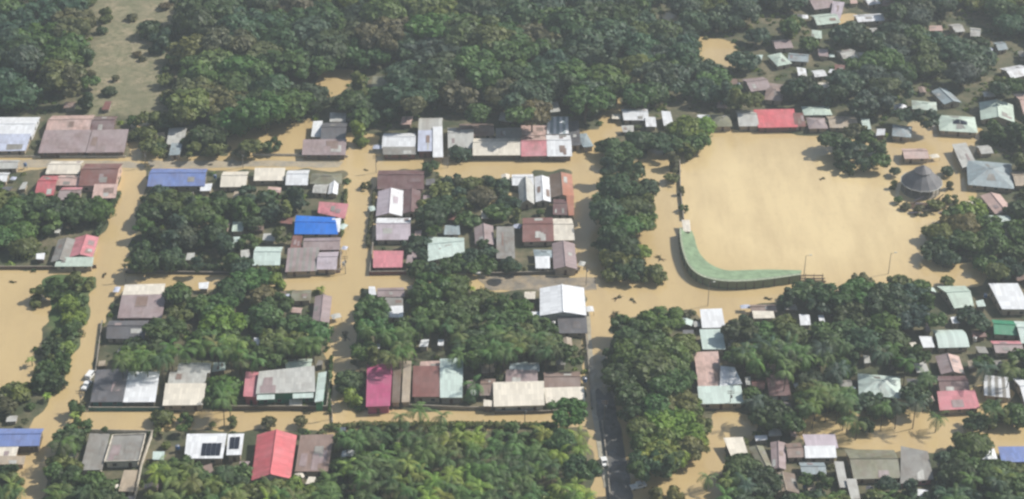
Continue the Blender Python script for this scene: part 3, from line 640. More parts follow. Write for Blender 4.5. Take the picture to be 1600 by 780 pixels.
for k in range(2400):
    if made >= 125: break
    x, y, ref, _, ww, hh = rc.choice(base_refs)
    if ww < 20 or (x < 1130 and rc.random() < .45): continue
    side = rc.choice(['left', 'right', 'behind', 'front'])
    if (side, ref) in done or (y < 165 and rc.random() < .8): continue
    w2, h2 = rc.uniform(9, 22), rc.uniform(7, 14)
    cx = x+{'left': -1, 'right': 1}.get(side, 0)*(ww/2+w2/2+rc.uniform(0, 12))+(rc.uniform(-.3, .3)*ww if side in ('behind', 'front') else 0)
    cy = y+{'behind': -1, 'front': 1}.get(side, 0)*(hh/2+h2/2+rc.uniform(2, 12))+(rc.uniform(-.3, .3)*hh if side in ('left', 'right') else 0)
    if any(a-w2/2-1 < cx < c+w2/2+1 and b2-h2/2-9 < cy < d+h2/2+8 for a, b2, c, d in ROOFBOX): continue
    if any(inp1(cx+dx, cy+8+dy, c) for c in WATER for dx, dy in ((-w2/2, 0), (w2/2, 0), (0, h2/2), (0, -h2/2))): continue
    c = rc.choice(['lightgrey', 'grey', 'white', 'rust', 'mauve', 'mauvebrown', 'tan', 'cream', 'darkgrey', 'lightgrey', 'mint', 'pinktan']); done.add((side, ref)); made += 1
    rr_ = ' '.join(ref.split()[:8])
    b_(cx-w2/2, cy-h2/2, cx+w2/2, cy+h2/2, rc.choice(['gx', 'gy', 'mx', 'mx', 'ml', 'mr']), c, 'small '+CN[c]+' lean-to roof '+{'left': 'left of ', 'right': 'right of ', 'behind': 'behind ', 'front': 'in front of '}[side]+rr_,
       None, name='shed', cat='shed', rot=rc.uniform(-12, 12), h=rc.uniform(1.9, 2.7), wear=rc.uniform(.1, .5) // .1 * .1, win=False, wall=rc.choice(['brown', 'dkwall', 'tan', 'concrete']))
    REFS.pop(); a = ROOFBOX.pop(); mx_, my_ = (a[0]+a[2])/2, (a[1]+a[3])/2; ROOFBOX.append(((a[0]+mx_)/2, (a[1]+my_)/2, (a[2]+mx_)/2, (a[3]+my_)/2))
# ------------------------------------------------------------------ boundary walls and hedges
def wall(pts, hgt, col, label, name='boundary_wall', cat='wall', th=.22, coping=True, posts=True):
    w3 = [P(x, y, 0) for x, y in pts]; O = w3[0].copy(); O.z = -.3
    root = empty(name, O); tag(root, label, cat)
    q = MB(); cp = MB(); 
    for a, b2 in zip(w3, w3[1:]):
        d = (b2-a); L = d.length; rz = math.atan2(d.y, d.x); o_ = (a.x-O.x, a.y-O.y, 0)
        q.box((0, -th/2, -.3), (L, th/2, hgt), 0, rz, o_)
        cp.box((-.05, -th/2-.06, hgt+.003), (L+.05, th/2+.06, hgt+.11), 0, rz, o_)
        if posts:
            n = max(1, int(L/4))
            for i in range(n+1): q.box((L*i/n-.2, -th/2-.08, -.3), (L*i/n+.2, th/2+.08, hgt-.002), 0, rz, o_)
    q.build('wall', wallmat(col), root)
    if coping: cp.build('coping', CONC, root)
wall([(-60,421),(85,421),(150,419)],1.6,'brown','brown boundary wall along the flooded plot left of the left road')
wall([(197,427),(395,430)],1.4,'dkwall','dark boundary wall under the tree block on the second street')
wall([(445,428),(531,426),(533,395)],1.5,'mauve','mauve-grey boundary wall below the striped shed')
wall([(583,384),(578,430),(652,429),(700,428)],1.8,'rust','rusty brown wall round the yard of the small pink roof')
wall([(762,431),(815,430),(902,427)],1.6,'dkwall','dark wall below the beamed house and corner gable')
wall([(340,641),(400,641),(511,641),(516,600)],2.0,'dkwall','dark wall in front of the big green-walled house')
wall([(640,637),(725,641),(772,641)],1.6,'concrete','grey wall running right from under the rusty maroon roof')
wall([(774,647),(850,646),(914,641)],1.3,'dkwall','dark low wall in front of the large cream-fronted house')
wall([(140,642),(252,642)],1.7,'teal','teal-tinged wall below the dark grey and white roofs')
wall([(239,680),(222,730),(208,800)],2.2,'cream','tall pale narrow wall running down to the bottom edge at left')
wall([(128,676),(240,678)],1.5,'cream','pale wall along the third street above the grey slab roof')
wall([(-60,246),(70,246),(196,246)],1.0,'cream','long pale low wall on the top street at left')
wall([(395,243),(470,244),(543,246)],1.1,'cream','pale low wall on the top street left of the white corner shop house')
wall([(912,500),(917,540),(925,640)],1.4,'concrete','pale thin wall beside the right road below the dark grey roof')
wall([(941,660),(948,720),(955,800)],1.2,'cream','pale kerb wall beside the exposed asphalt road')
wall([(1062,255),(1063,300),(1068,345)],1.6,'concrete','grey wall on the left edge of the sports field')
wall([(690,282),(770,284)],1.3,'dkwall','dark wall beside the flooded gap behind the long cream-white house')
wall([(153,600),(140,640)],1.5,'cream','short pale wall at the left end of the dark grey half roof')
wall([(160,505),(150,585)],1.5,'dkwall','dark wall beside the left road below the dark slate house')
wall([(520,668),(516,600)],1.0,'cream','pale post wall at the mouth of the middle road',)
# ------------------------------------------------------------------ plants
def unit(rr):
    while True:
        v = Vector((rr.uniform(-1, 1), rr.uniform(-1, 1), rr.uniform(-1, 1)))
        if .05 < v.length < 1: return v.normalized()
def leafquads(rr, lobes, n, size, flat=1.0):
    """n leaf clumps on the shells of the lobes; returns list of quads"""
    out = []; tot = sum(r*r for _, r in lobes)
    for c, r in lobes:
        for _ in range(int(n*r*r/tot)):
            d = unit(rr)
            if d.z < -.35 and rr.random() < .7: d.z = -d.z
            rad = r*(1-abs(rr.gauss(0, .19))+max(0, rr.gauss(0, .06)))*(1+.16*math.sin(5*d.x+3*c.x)*math.cos(4*d.y+2*c.y))
            p = c+Vector((d.x*rad, d.y*rad, d.z*rad*flat))
            nn = (d*1.7+unit(rr)*.8).normalized(); a = nn.orthogonal().normalized(); a = Matrix.Rotation(rr.uniform(0, 6.28), 3, nn)@a; b2 = nn.cross(a)
            s = size*rr.uniform(.55, 1.3); l = s*rr.uniform(1, 1.7)
            out.append((p-a*s-b2*l*.4, p+a*s*.3-b2*l-nn*s*.2, p+a*s+b2*l*.5, p-a*s*.4+b2*l-nn*s*.25))
    return out
def qmesh(name, quads, mat):
    V = np.array([tuple(p) for q in quads for p in q], dtype=np.float32); Q = np.arange(len(V)).reshape(-1, 4)
    me = bpy.data.meshes.new(name); rawmesh(me, V, Q); me.materials.append(mat); return me
def crown_lobes(rr, style):
    L = []
    if style == 'round':
        L.append((Vector((0, 0, 0)), .70))
        for k in range(rr.randint(14, 20)):
            d = unit(rr); d.z = abs(d.z)*.85-.2; L.append((d*rr.uniform(.5, .78), rr.uniform(.16, .34)))
    elif style == 'spread':
        for k in range(rr.randint(15, 20)):
            a = rr.uniform(0, 6.28); q = rr.uniform(.1, .8); L.append((Vector((math.cos(a)*q, math.sin(a)*q, rr.uniform(-.2, .42)*(1-q*.5))), rr.uniform(.17, .38)))
    elif style == 'tall':
        for k in range(rr.randint(8, 10)):
            a = rr.uniform(0, 6.28); q = rr.uniform(0, .42); L.append((Vector((math.cos(a)*q, math.sin(a)*q, rr.uniform(-.75, .95))), rr.uniform(.28, .42)))
    else:   # ragged
        for k in range(rr.randint(9, 13)):
            d = unit(rr); L.append((Vector((d.x*.7, d.y*.7, d.z*.5)), rr.uniform(.18, .36)))
    return L
STY = ['round', 'spread', 'tall', 'ragged', 'round', 'spread', 'ragged', 'round', 'spread', 'tall']
CROWN = []; CROWNQ = []; TRUNK = []
for i, sname in enumerate(STY):
    rr = random.Random(100+i); lb = crown_lobes(rr, sname)
    CROWN.append(qmesh('crown', leafquads(rr, lb, 2600, .062, .85), LEAF))
    lq = leafquads(rr, lb, 780, .105, .85); CROWNQ.append(np.array([[tuple(p) for p in q] for q in lq], dtype=np.float32))
    q = MB(); q.tube((0, 0, -1), (.02, .01, -.1), .055, .035, 7)          # unit trunk: base at -1, crown centre at 0
    for c, r in lb[1:6]: q.tube((.015, 0, -.45), tuple(c*.8+Vector((0, 0, -.05))), .028, .012, 5)
    TRUNK.append(q.mesh('trunk', BARK))
TINTS = {'dark green': (.050, .084, .034), 'deep green': (.072, .124, .038), 'olive green': (.122, .146, .048), 'blue-green': (.054, .092, .058), 'bright green': (.150, .212, .044), 'brownish green': (.108, .112, .056)}
TREES = []   # cx, cy, r(px), h, tint, style, zone
def T(cx, cy, r, h, tint='dark green', st=None, zone=None, kind='tree'): TREES.append([cx, cy, r, h, tint, st, zone, kind])
for a in [(95,450,26,8,'deep green'),(60,464,20,6,'olive green'),(126,440,22,7,'olive green'),(108,478,20,4,'bright green'),(112,500,18,3.5,'bright green'),(100,522,20,4,'deep green'),(84,545,20,4.5,'dark green'),
 (92,575,20,5,'deep green'),(60,600,24,6,'dark green'),(25,615,26,5,'olive green'),(5,640,26,5,'brownish green'),(85,600,20,5,'dark green'),
 (972,240,30,10,'dark green'),(1000,222,26,9,'dark green'),(1038,228,26,9,'dark green'),(1072,205,34,10,'bright green'),(1098,200,26,10,'bright green'),(1052,256,19,6,'brownish green'),(1060,228,20,7,'deep green'),(1050,280,12,4,'olive green'),
 (968,300,34,14,'dark green'),(950,335,32,14,'blue-green'),(988,330,34,14,'deep green'),(1005,300,26,12,'dark green'),(958,372,28,12,'dark green'),(1000,345,26,11,'deep green'),(968,400,30,9,'olive green'),(985,425,26,6,'dark green'),(1020,430,22,5,'olive green'),(950,265,22,11,'blue-green'),
 (1302,222,22,9,'dark green'),(1330,236,22,9,'blue-green'),(1362,222,24,9,'deep green'),(1338,205,20,10,'brownish green'),(1376,250,18,8,'deep green'),(1310,250,16,6,'dark green'),(1350,258,14,6,'blue-green'),
 (1505,355,34,9,'olive green'),(1480,378,28,8,'dark green'),(1525,385,28,8,'deep green'),(1520,330,24,8,'bright green'),(1560,385,26,8,'deep green'),(1590,360,26,8,'deep green'),(1575,420,26,9,'blue-green'),(1590,330,22,8,'dark green'),
 (252,655,20,4,'olive green'),(292,656,14,4,'deep green'),(333,664,7,2.5,'olive green'),(364,661,12,3.5,'olive green'),(420,660,13,4,'brownish green'),(468,658,12,4,'brownish green'),
 (548,598,26,7,'deep green'),(552,625,22,5,'bright green'),(886,645,28,14,'deep green'),(880,690,26,13,'deep green'),(905,735,28,14,'dark green'),(900,600,1,1,'x'),
 (330,212,30,9,'dark green'),(300,225,26,8,'dark green'),(345,190,20,8,'deep green'),(240,228,20,7,'olive green'),(395,232,20,8,'olive green'),(375,240,14,5,'brownish green'),(425,228,16,6,'dark green'),(210,190,13,5,'deep green'),(208,213,12,4,'olive green'),
 (560,210,22,9,'bright green'),(565,185,22,9,'deep green'),(716,242,20,6,'blue-green'),(755,308,26,8,'brownish green'),(735,290,20,7,'olive green'),(572,290,9,3,'brownish green'),(672,262,14,6,'dark green'),
 (700,325,28,9,'dark green'),(675,340,28,10,'dark green'),(728,345,20,7,'deep green'),(650,382,22,7,'blue-green'),(660,405,16,5,'blue-green'),(740,400,20,6,'blue-green'),(755,380,12,5,'dark green'),(716,405,14,4,'deep green'),
 (236,332,26,9,'dark green'),(270,318,32,11,'deep green'),(310,335,32,11,'deep green'),(250,372,24,8,'dark green'),(290,375,28,9,'blue-green'),(330,370,26,9,'dark green'),(355,395,22,7,'blue-green'),(370,320,20,8,'deep green'),(395,350,18,7,'dark green'),(225,390,18,6,'dark green'),(385,380,18,6,'deep green'),
 (1272,615,30,9,'olive green'),(1205,648,30,10,'dark green'),(1235,660,24,9,'deep green'),(1158,735,34,9,'deep green'),(1190,755,28,9,'dark green'),(1380,640,24,6,'dark green'),(1362,625,18,5,'blue-green'),(1350,665,16,5,'dark green'),
 (1520,700,34,9,'deep green'),(1555,745,36,10,'deep green'),(1500,745,34,10,'dark green'),(1590,760,30,10,'deep green'),(1525,660,20,6,'dark green'),(1560,655,22,6,'olive green'),(1590,650,26,7,'deep green'),
 (1385,475,34,11,'dark green'),(1345,440,20,7,'brownish green'),(1365,440,1,1,'x'),(1405,445,22,7,'olive green'),(1440,450,18,6,'deep green'),(1480,440,12,4,'olive green'),(1000,530,40,14,'deep green'),(1040,500,32,12,'deep green'),(1020,580,44,15,'deep green'),(975,590,30,13,'dark green'),(985,530,30,12,'dark green'),(1065,540,26,10,'olive green'),
 (1025,640,36,12,'deep green'),(1060,670,36,11,'bright green'),(1020,690,36,11,'bright green'),(1080,700,26,9,'olive green'),(1010,730,32,10,'dark green'),(1045,720,28,9,'deep green'),(975,540,24,10,'dark green'),(1095,665,20,8,'olive green'),
 (1160,690,10,3,'olive green'),(1040,778,26,3,'olive green'),(1315,580,24,8,'deep green'),(120,640,18,5,'deep green'),(105,690,26,8,'dark green'),(128,665,16,6,'deep green'),
 (975,408,22,7,'olive green'),(935,410,1,1,'x')]:
    if a[4] != 'x': T(*a)
for a in [(955,290,26,12,'deep green'),(978,355,28,13,'deep green'),(945,318,24,11,'dark green'),(1010,325,22,10,'olive green'),(960,430,18,5,'olive green'),(1000,395,18,6,'bright green'),(990,262,24,10,'dark green'),(975,385,26,11,'dark green'),(940,385,16,8,'dark green'),(950,228,20,8,'dark green'),(1085,225,20,7,'deep green'),(990,560,36,14,'deep green'),(1050,600,34,14,'deep green'),(985,620,30,12,'dark green'),(1060,630,26,11,'olive green'),(1040,560,34,13,'olive green'),(960,560,22,9,'dark green'),(1320,228,18,8,'dark green'),(1372,236,18,8,'dark green'),(1325,262,14,5,'dark green')]: T(*a)
for a in [(1470,368,28,8,'olive green'),(1458,398,22,6,'dark green'),(1488,345,24,8,'deep green'),(1482,405,20,6,'blue-green'),(1545,350,22,8,'deep green'),(1440,330,12,3,'brownish green'),(1462,322,13,4,'olive green'),(1416,322,9,3,'brownish green'),(1485,312,12,4,'olive green'),
 (120,490,16,3,'bright green'),(116,510,14,3,'deep green'),(104,545,16,3,'bright green'),(98,560,14,3,'deep green'),(122,470,14,3,'deep green'),(90,530,12,3,'olive green'),(80,560,12,3,'olive green'),(70,575,14,4,'deep green')]: T(*a)
for a in [(165,28,17,6,'olive green'),(158,48,10,4,'dark green'),(232,48,24,8,'dark green'),(258,66,26,8,'blue-green'),(205,28,10,3,'brownish green'),(268,100,20,7,'dark green'),(258,125,14,6,'olive green'),(181,122,7,3,'brownish green'),(224,92,7,2.5,'brownish green'),(262,155,16,6,'dark green'),(136,90,20,8,'dark green'),(138,130,16,7,'deep green'),(134,160,18,8,'dark green')]: T(*a)
for a in [(1042,662,32,11,'bright green'),(1075,688,26,9,'bright green'),(1030,712,28,10,'bright green'),(1058,715,24,8,'bright green'),(1000,672,26,10,'olive green'),(1075,640,22,9,'bright green')]: T(*a)
for a in [(1088,222,22,8,'deep green'),(1075,236,16,6,'olive green'),(1064,300,9,3,'brownish green'),(1068,325,8,3,'deep green'),(1400,268,10,4,'dark green'),(1396,290,9,3,'olive green'),(1480,268,12,4,'dark green'),(1484,292,10,3,'brownish green'),(1405,312,8,3,'deep green')]: T(*a)
# region fills ------------------------------------------------------
Pool = [(-60,-60),(138,-60),(150,60),(134,120),(140,170),(60,178),(-60,190)]
FILL = [ # zone phrase, polygon, rmin,rmax (px), hmin,hmax, spacing factor, tints, kinds, max
 ('in the wood left of the open muddy field', Pool, 24,42, 9,16, .86, ['dark green','blue-green','deep green','brownish green']),
 ('in the dense wood behind the street houses', [(283,-60),(960,-60),(955,150),(900,188),(590,190),(560,170),(500,160),(420,175),(360,195),(280,180),(275,60)], 22,44, 9,18, .86, ['dark green','blue-green','deep green','brownish green','olive green','dark green']),
 ('in the wood above the sports field', [(960,-60),(1660,-60),(1660,150),(1560,160),(1460,195),(1400,200),(1340,190),(1240,160),(1130,175),(1060,190),(975,170)], 17,32, 7,13, .95, ['dark green','blue-green','deep green','blue-green','olive green']),
 ('at the right edge beside the field', [(1540,200),(1660,190),(1660,440),(1560,440),(1530,400),(1540,340),(1530,300),(1590,240)], 14,24, 6,10, 1.1, ['deep green','dark green','olive green']),
 ('in the left block below the red roof', [(-60,285),(60,290),(90,318),(185,310),(175,345),(150,372),(80,375),(60,400),(-60,375)], 17,30, 6,10, 1.0, ['dark green','deep green','olive green']),
 ('in the tree block left of the bright blue roof', [(222,298),(400,292),(460,310),(460,370),(445,380),(395,415),(230,418),(215,380)], 15,28, 6,10, 1.0, ['dark green','deep green','blue-green','olive green']),
 ('in the middle block behind the lilac houses', [(655,285),(810,290),(800,420),(650,425),(640,380),(650,340)], 12,24, 4,8, 1.25, ['dark green','blue-green','olive green','deep green']),
 ('in the tree block between the left and middle roads', [(255,455),(330,452),(400,440),(515,448),(515,560),(450,585),(385,580),(350,640),(325,640),(255,560),(180,580),(165,540),(230,520)], 18,34, 6,11, 1.05, ['dark green','deep green','olive green','deep green','bright green']),
 ('in the tree block right of the middle road', [(565,462),(640,440),(760,432),(800,470),(870,525),(910,530),(910,580),(735,590),(650,560),(560,560)], 18,34, 6,12, 1.05, ['dark green','deep green','olive green','deep green']),
 ('in the planted block at the bottom edge', [(515,690),(560,672),(915,675),(925,830),(500,830)], 14,24, 5,9, 1.3, ['deep green','bright green','dark green']),
 ('in the trees at the lower left corner', [(90,670),(130,650),(130,740),(190,770),(210,830),(80,830),(85,740)], 14,24, 5,9, .95, ['dark green','deep green','olive green']),
 ('in the trees below the white solar roof', [(245,720),(290,722),(385,720),(400,755),(500,752),(505,830),(230,830)], 14,24, 5,9, .95, ['deep green','olive green','dark green','bright green']),
 ('in the big tree cluster right of the right road', [(965,510),(1085,495),(1085,700),(1060,735),(985,740),(965,640),(945,600)], 16,26, 8,12, 1.2, ['deep green','dark green','olive green']),
 ('in the right-hand tree block below the field', [(1140,520),(1165,500),(1215,465),(1330,455),(1460,455),(1660,440),(1660,640),(1400,640),(1250,640),(1165,640)], 16,32, 6,11, 1.05, ['dark green','deep green','blue-green','olive green','deep green']),
 ('in the trees at the bottom right corner', [(1130,720),(1250,735),(1330,700),(1480,710),(1600,720),(1660,730),(1660,830),(1110,830)], 13,24, 5,9, 1.0, ['deep green','dark green','blue-green','olive green']),
 ('in the gap between top street houses', [(225,180),(350,175),(355,200),(345,235),(230,240)], 10,18, 4,8, 1.1, ['dark green','olive green']),
 ('at the left edge below the blue roof', [(-60,730),(30,735),(25,790),(-60,790)], 12,20, 4,6, 1.1, ['dark green','olive green']),
]
ROADS = [[(540,262),(586,262),(576,430),(562,460),(548,560),(552,655),(522,655),(517,460),(535,430)], [(190,262),(228,262),(212,345),(196,425),(190,460),(150,560),(110,640),(70,700),(30,830),(10,830),(100,600),(150,430),(190,300)],
 [(915,205),(950,205),(930,280),(930,420),(955,480),(948,560),(965,640),(1000,830),(945,830),(915,640),(915,450),(900,400),(897,262)], [(560,430),(640,430),(640,450),(560,450)], [(740,430),(930,430),(930,450),(740,450)], [(120,645),(930,645),(930,662),(120,668)],
 [(1250,655),(1340,645),(1450,650),(1620,650),(1620,690),(1450,690),(1330,690),(1250,685)], [(1115,640),(1165,650),(1160,680),(1125,690),(1120,830),(1000,830),(1060,735),(1110,690)], [(0,247),(930,247),(930,262),(0,262)], [(960,450),(1085,450),(1085,480),(965,480)]]
CLEAR = [[(425,112),(470,120),(496,150),(470,152),(430,135)], [(590,118),(615,118),(612,140),(585,142)], [(488,105),(560,102),(536,152),(490,156)], [(1093,55),(1150,60),(1146,104),(1092,98)], [(1033,16),(1067,18),(1064,48),(1038,48)], [(205,262),(230,262),(190,425)], [(120,-60),(286,-60),(278,60),(272,150),(264,178),(140,178),(128,120),(146,60)]]
rf = random.Random(11)
SPOTS = []
def crown_world(t):
    cx, cy, r, h = t[:4]; sc = (P(cx+1, cy, h*.6)-P(cx, cy, h*.6)).length; rm = r*sc
    zc = max(h-rm*.8, rm*.45); p = P(cx, cy, zc); return p, rm, zc
for t in TREES: t.append(crown_world(t)); SPOTS.append((t[8][0].x, t[8][0].y, t[8][1]))
for zone, poly, r0, r1, h0, h1, spf, tints in FILL:
    xs = [p[0] for p in poly]; ys = [p[1] for p in poly]
    A = (max(xs)-min(xs))*(max(ys)-min(ys)); tries = int(A/9)
    palm = {'in the planted block at the bottom edge': .7, 'in the big tree cluster right of the right road': 0, 'in the dense wood behind the street houses': .12}.get(zone, .2)
    for k in range(tries):
        frac = k/tries
        cx, cy = rf.uniform(min(xs), max(xs)), rf.uniform(min(ys), max(ys))
        if not inp1(cx, cy, poly): continue
        r = r1-(r1-r0)*min(1, frac*1.6*rf.random()+.3*rf.random()); h = h0+(h1-h0)*rf.random()
        if any(inp1(cx+dx, cy+dy, c) for c in CLEAR for dx, dy in ((0, 0), (r*.6, 0), (-r*.6, 0), (0, r*.5), (0, -r*.5))): continue
        if any(inp1(cx+dx, cy+dy, c) for c in ROADS for dx, dy in ((0, 0), (r*.75, 0), (-r*.75, 0), (0, r*.65), (0, -r*.65))): continue
        if any(x0-r*.72 < cx < x1+r*.72 and y0-r*.72 < cy < y1+r*.5 for x0, y0, x1, y1 in ROOFBOX): continue
        kd = 'palm' if rf.random() < palm else 'tree'
        lf_ = .5+.5*math.sin(cx*.021+1.3*math.sin(cy*.03))*math.cos(cy*.043+cx*.008)
        tl = sorted(tints, key=lambda a_: sum(TINTS[a_])); ti = tl[max(0, min(len(tl)-1, int((lf_*.75+rf.random()*.5-.12)*len(tl))))]
        t = [cx, cy, r if kd == 'tree' else 14, h if kd == 'tree' else h*.6+4.5, ti, None, zone, kd]
        cw = crown_world(t); 
        if kd == 'palm':
            p = P(cx, cy, t[3]); cw = (p, 2.2, t[3])
        if any((cw[0].x-a)**2+(cw[0].y-b2)**2 < ((cw[1]+c)*.58*spf)**2 for a, b2, c in SPOTS): continue
        t.append(cw); TREES.append(t); SPOTS.append((cw[0].x, cw[0].y, cw[1]))
for k in range(90):
    cx, cy = rf.uniform(128, 282), rf.uniform(0, 182); e = min(abs(cx-140), abs(cx-272))
    if rf.random() > .06+.94*max(0, 1-e/20): continue
    r = rf.uniform(5, 13); t = [cx, cy, r, rf.uniform(2, 5), rf.choice(['olive green', 'brownish green', 'dark green']), None, 'on the open muddy field at upper left', 'shrub']; cw = crown_world(t)
    if any((cw[0].x-a)**2+(cw[0].y-b2)**2 < ((cw[1]+c)*.6)**2 for a, b2, c in SPOTS): continue
    t.append(cw); TREES.append(t); SPOTS.append((cw[0].x, cw[0].y, cw[1]))
# smaller filler crowns along the house yards
for k in range(2600):
    cx, cy = rf.uniform(-40, 1640), rf.uniform(180, 800)
    r = rf.uniform(6, 12); 
    if any(x0-r*.8 < cx < x1+r*.8 and y0-r*.8 < cy < y1+r+4 for x0, y0, x1, y1 in ROOFBOX): continue
    if any(inp1(cx+dx, cy+6+dy, c) for c in WATER for dx, dy in ((0, 0), (r, 0), (-r, 0), (0, r*.6), (0, -r*.5))): continue
    if any(inp1(cx, cy, c) for c in CLEAR): continue
    if 925 < cx < 1000 and cy > 630: continue
    if 740 < cx < 935 and 425 < cy < 462: continue
    near = [(x, y) for x, y, _, _, ww, hh in REFS if abs(x-cx) < 60+ww/2 and abs(y-cy) < 35+hh/2]
    if not near: continue
    t = [cx, cy, r, rf.uniform(2.2, 4.5), rf.choice(['deep green', 'olive green', 'dark green', 'brownish green', 'blue-green']), None, None, 'shrub']; cw = crown_world(t)
    if any((cw[0].x-a)**2+(cw[0].y-b2)**2 < ((cw[1]+c)*.62)**2 for a, b2, c in SPOTS): continue
    t.append(cw); TREES.append(t); SPOTS.append((cw[0].x, cw[0].y, cw[1]))
for x, y, h in [(1355,425,7),(655,640,8),(690,650,8),(625,650,6),(498,238,5),(740,600,6),(787,450,5),(1465,652,6),(1325,655,6),(1340,660,7),(820,480,6),(95,765,7),(380,440,5),(430,445,4),(770,500,7),(720,470,9),(700,500,9),(1105,745,5)]:
    p = P(x, y, h); TREES.append([x, y, 14, h, 'deep green', None, None, 'palm', (p, 2.2, h)])
# palm and banana meshes (unit: crown at origin, metres)
def palm_mesh(seed, nf=18, L=4.0):
    rr = random.Random(seed); quads = []
    for k in range(nf):
        az = k*2.399+rr.uniform(-.2, .2); el = R(rr.choice([70, 45, 25, 5, -20])+rr.uniform(-8, 8)); ln = L*rr.uniform(.8, 1.1); p = Vector((0, 0, 0)); n = 8; e = el
        for i in range(n):
            d = Vector((math.cos(az)*math.cos(e), math.sin(az)*math.cos(e), math.sin(e))); q = p+d*ln/n; sd_ = Vector((-math.sin(az), math.cos(az), 0))
            w0 = .62*math.sin(math.pi*min(1, (i+.6)/(n+.6)))**.7
            for s in (-1, 1):
                for hh in (0, .5):
                    a = p.lerp(q, hh); b2 = p.lerp(q, hh+.3); tip = a+d*.35+sd_*s*w0-Vector((0, 0, .42*w0))
                    quads.append((a, b2, tip+d*.1, tip))
            p = q; e -= R(13)
    return qmesh('fronds', quads, LEAF)
def banana_mesh(seed):
    rr = random.Random(seed); quads = []
    for k in range(9):
        az = k*2.399; e = R(rr.uniform(35, 75)); p = Vector((0, 0, 0)); ln = rr.uniform(2, 2.8); n = 5
        for i in range(n):
            d = Vector((math.cos(az)*math.cos(e), math.sin(az)*math.cos(e), math.sin(e))); q = p+d*ln/n; sd_ = Vector((-math.sin(az), math.cos(az), -.1))
            w0 = .42*math.sin(math.pi*min(1, (i+.3)/n))+.06; w1 = .42*math.sin(math.pi*min(1, (i+1.3)/n))+.02
            quads.append((p, q, q+sd_*w1, p+sd_*w0)); quads.append((p, p-sd_*w0, q-sd_*w1, q)); p = q; e -= R(24)
    return qmesh('leaves', quads, LEAF)
PALMS = [palm_mesh(i, 13+i) for i in range(4)]; BAN = [banana_mesh(i) for i in range(3)]
q = MB(); q.tube((0, 0, 0), (.02, .01, .5), .016, .013, 7); q.tube((.02, .01, .5), (0, 0, 1), .013, .011, 7); PTR = q.mesh('trunk', BARK)
q = MB(); q.tube((0, 0, 0), (0, 0, 1), .2, .12, 7); BTR = q.mesh('stem', plain('banana_stem', (96, 104, 66), .8))
for k in range(260):   # banana clumps in the planted block and yards
    cx, cy = (rf.uniform(510, 935), rf.uniform(682, 800)) if k < 140 else (rf.uniform(0, 1600), rf.uniform(290, 780))
    if any(x0-8 < cx < x1+8 and y0-6 < cy < y1+14 for x0, y0, x1, y1 in ROOFBOX): continue
    if any(inp1(cx, cy+6, c) for c in WATER+CLEAR): continue
    if 925 < cx < 1000 and cy > 600: continue
    h = rf.uniform(2.2, 3.4) if k < 140 else rf.uniform(1.8, 2.6); p = P(cx, cy, h)
    if any((p.x-a)**2+(p.y-b2)**2 < (c*.75+.8)**2 for a, b2, c in SPOTS): continue
    SPOTS.append((p.x, p.y, .9)); TREES.append([cx, cy, 8, h, 'bright green', None, None, 'banana', (p, 1.3, h)])
# labels by neighbourhood
def size_word(t):
    if t[7] == 'palm': return 'tall coconut palm' if t[3] > 8 else 'low coconut palm'
    if t[7] == 'banana': return 'banana plant with broad pale leaves'
    if t[7] == 'shrub': return 'small '+t[4]+' bushy shrub'
    return ('broad ' if t[8][1] > 6 else 'medium ' if t[8][1] > 4 else 'small ')+t[4]+' tree'
def rel(t):
    best = None
    for x, y, ref, _, ww, hh in REFS:
        dx, dy = t[0]-x, t[1]-y; gx_ = max(0, abs(dx)-ww/2); gy_ = max(0, abs(dy)-hh/2); d = math.hypot(gx_, gy_*1.3)
        if best is None or d < best[0]: best = (d, dx, dy, ref, ww, hh)
    d, dx, dy, ref, ww, hh = best
    if d > 34+t[2]*.5: return None
    if abs(dx)/(ww+10) > abs(dy)/(hh+8): s = 'right of ' if dx > 0 else 'left of '
    else: s = 'in front of ' if dy > 0 else 'behind '
    return s+ref
def short(s):
    wd = s.split(); return ' '.join(wd[:11])
ORD = ['first','second','third','fourth','fifth','sixth','seventh','eighth','ninth','tenth','eleventh','twelfth']
def place(t):
    cx, cy, r, h, tint, st, zone, kind, (p, rm, zc) = t
    col = [c*rf.uniform(.85, 1.2) for c in TINTS[tint]]+[1]
    nm = {'tree': 'tree', 'palm': 'coconut_palm', 'banana': 'banana_plant', 'shrub': 'shrub'}[kind]
    rz = rf.uniform(0, 6.28); root = empty(nm, (p.x, p.y, -.2), rz)
    if kind in ('tree', 'shrub'):
        v = rf.choice([0, 4, 7, 1, 5]) if (rm > 5 or kind == 'shrub') else rf.randrange(10)
        if kind == 'tree' and h > rm*2.2 and rf.random() < .35: v = rf.choice([2, 9])
        a = bpy.data.objects.new('trunk', TRUNK[v]); a.scale = (rm*.9, rm*.9, zc+.2)
        b2 = bpy.data.objects.new('crown', CROWN[v]); b2.scale = (rm*1.16, rm*1.16, rm*rf.uniform(.85, 1.08))
        a.location = (0, 0, zc+.2); b2.location = (0, 0, zc+.2)
        if kind == 'tree': C.objects.link(a); a.parent = root
    elif kind == 'palm':
        a = bpy.data.objects.new('trunk', PTR); a.scale = (11, 11, zc+.2); b2 = bpy.data.objects.new('fronds', rf.choice(PALMS)); s = rf.uniform(1.05, 1.4); b2.scale = (s, s, s)
        b2.location = (0, 0, zc+.2); C.objects.link(a); a.parent = root
    else:
        a = bpy.data.objects.new('stem', BTR); a.scale = (1, 1, zc+.2); b2 = bpy.data.objects.new('leaves', rf.choice(BAN)); b2.location = (0, 0, zc+.1); C.objects.link(a); a.parent = root
        s = rf.uniform(.8, 1.1); b2.scale = (s, s, s)
    if kind in ('palm', 'banana'): col = [min(.34, c*1.4) for c in col[:3]]+[1]
    b2.color = col; C.objects.link(b2); b2.parent = root
    return root
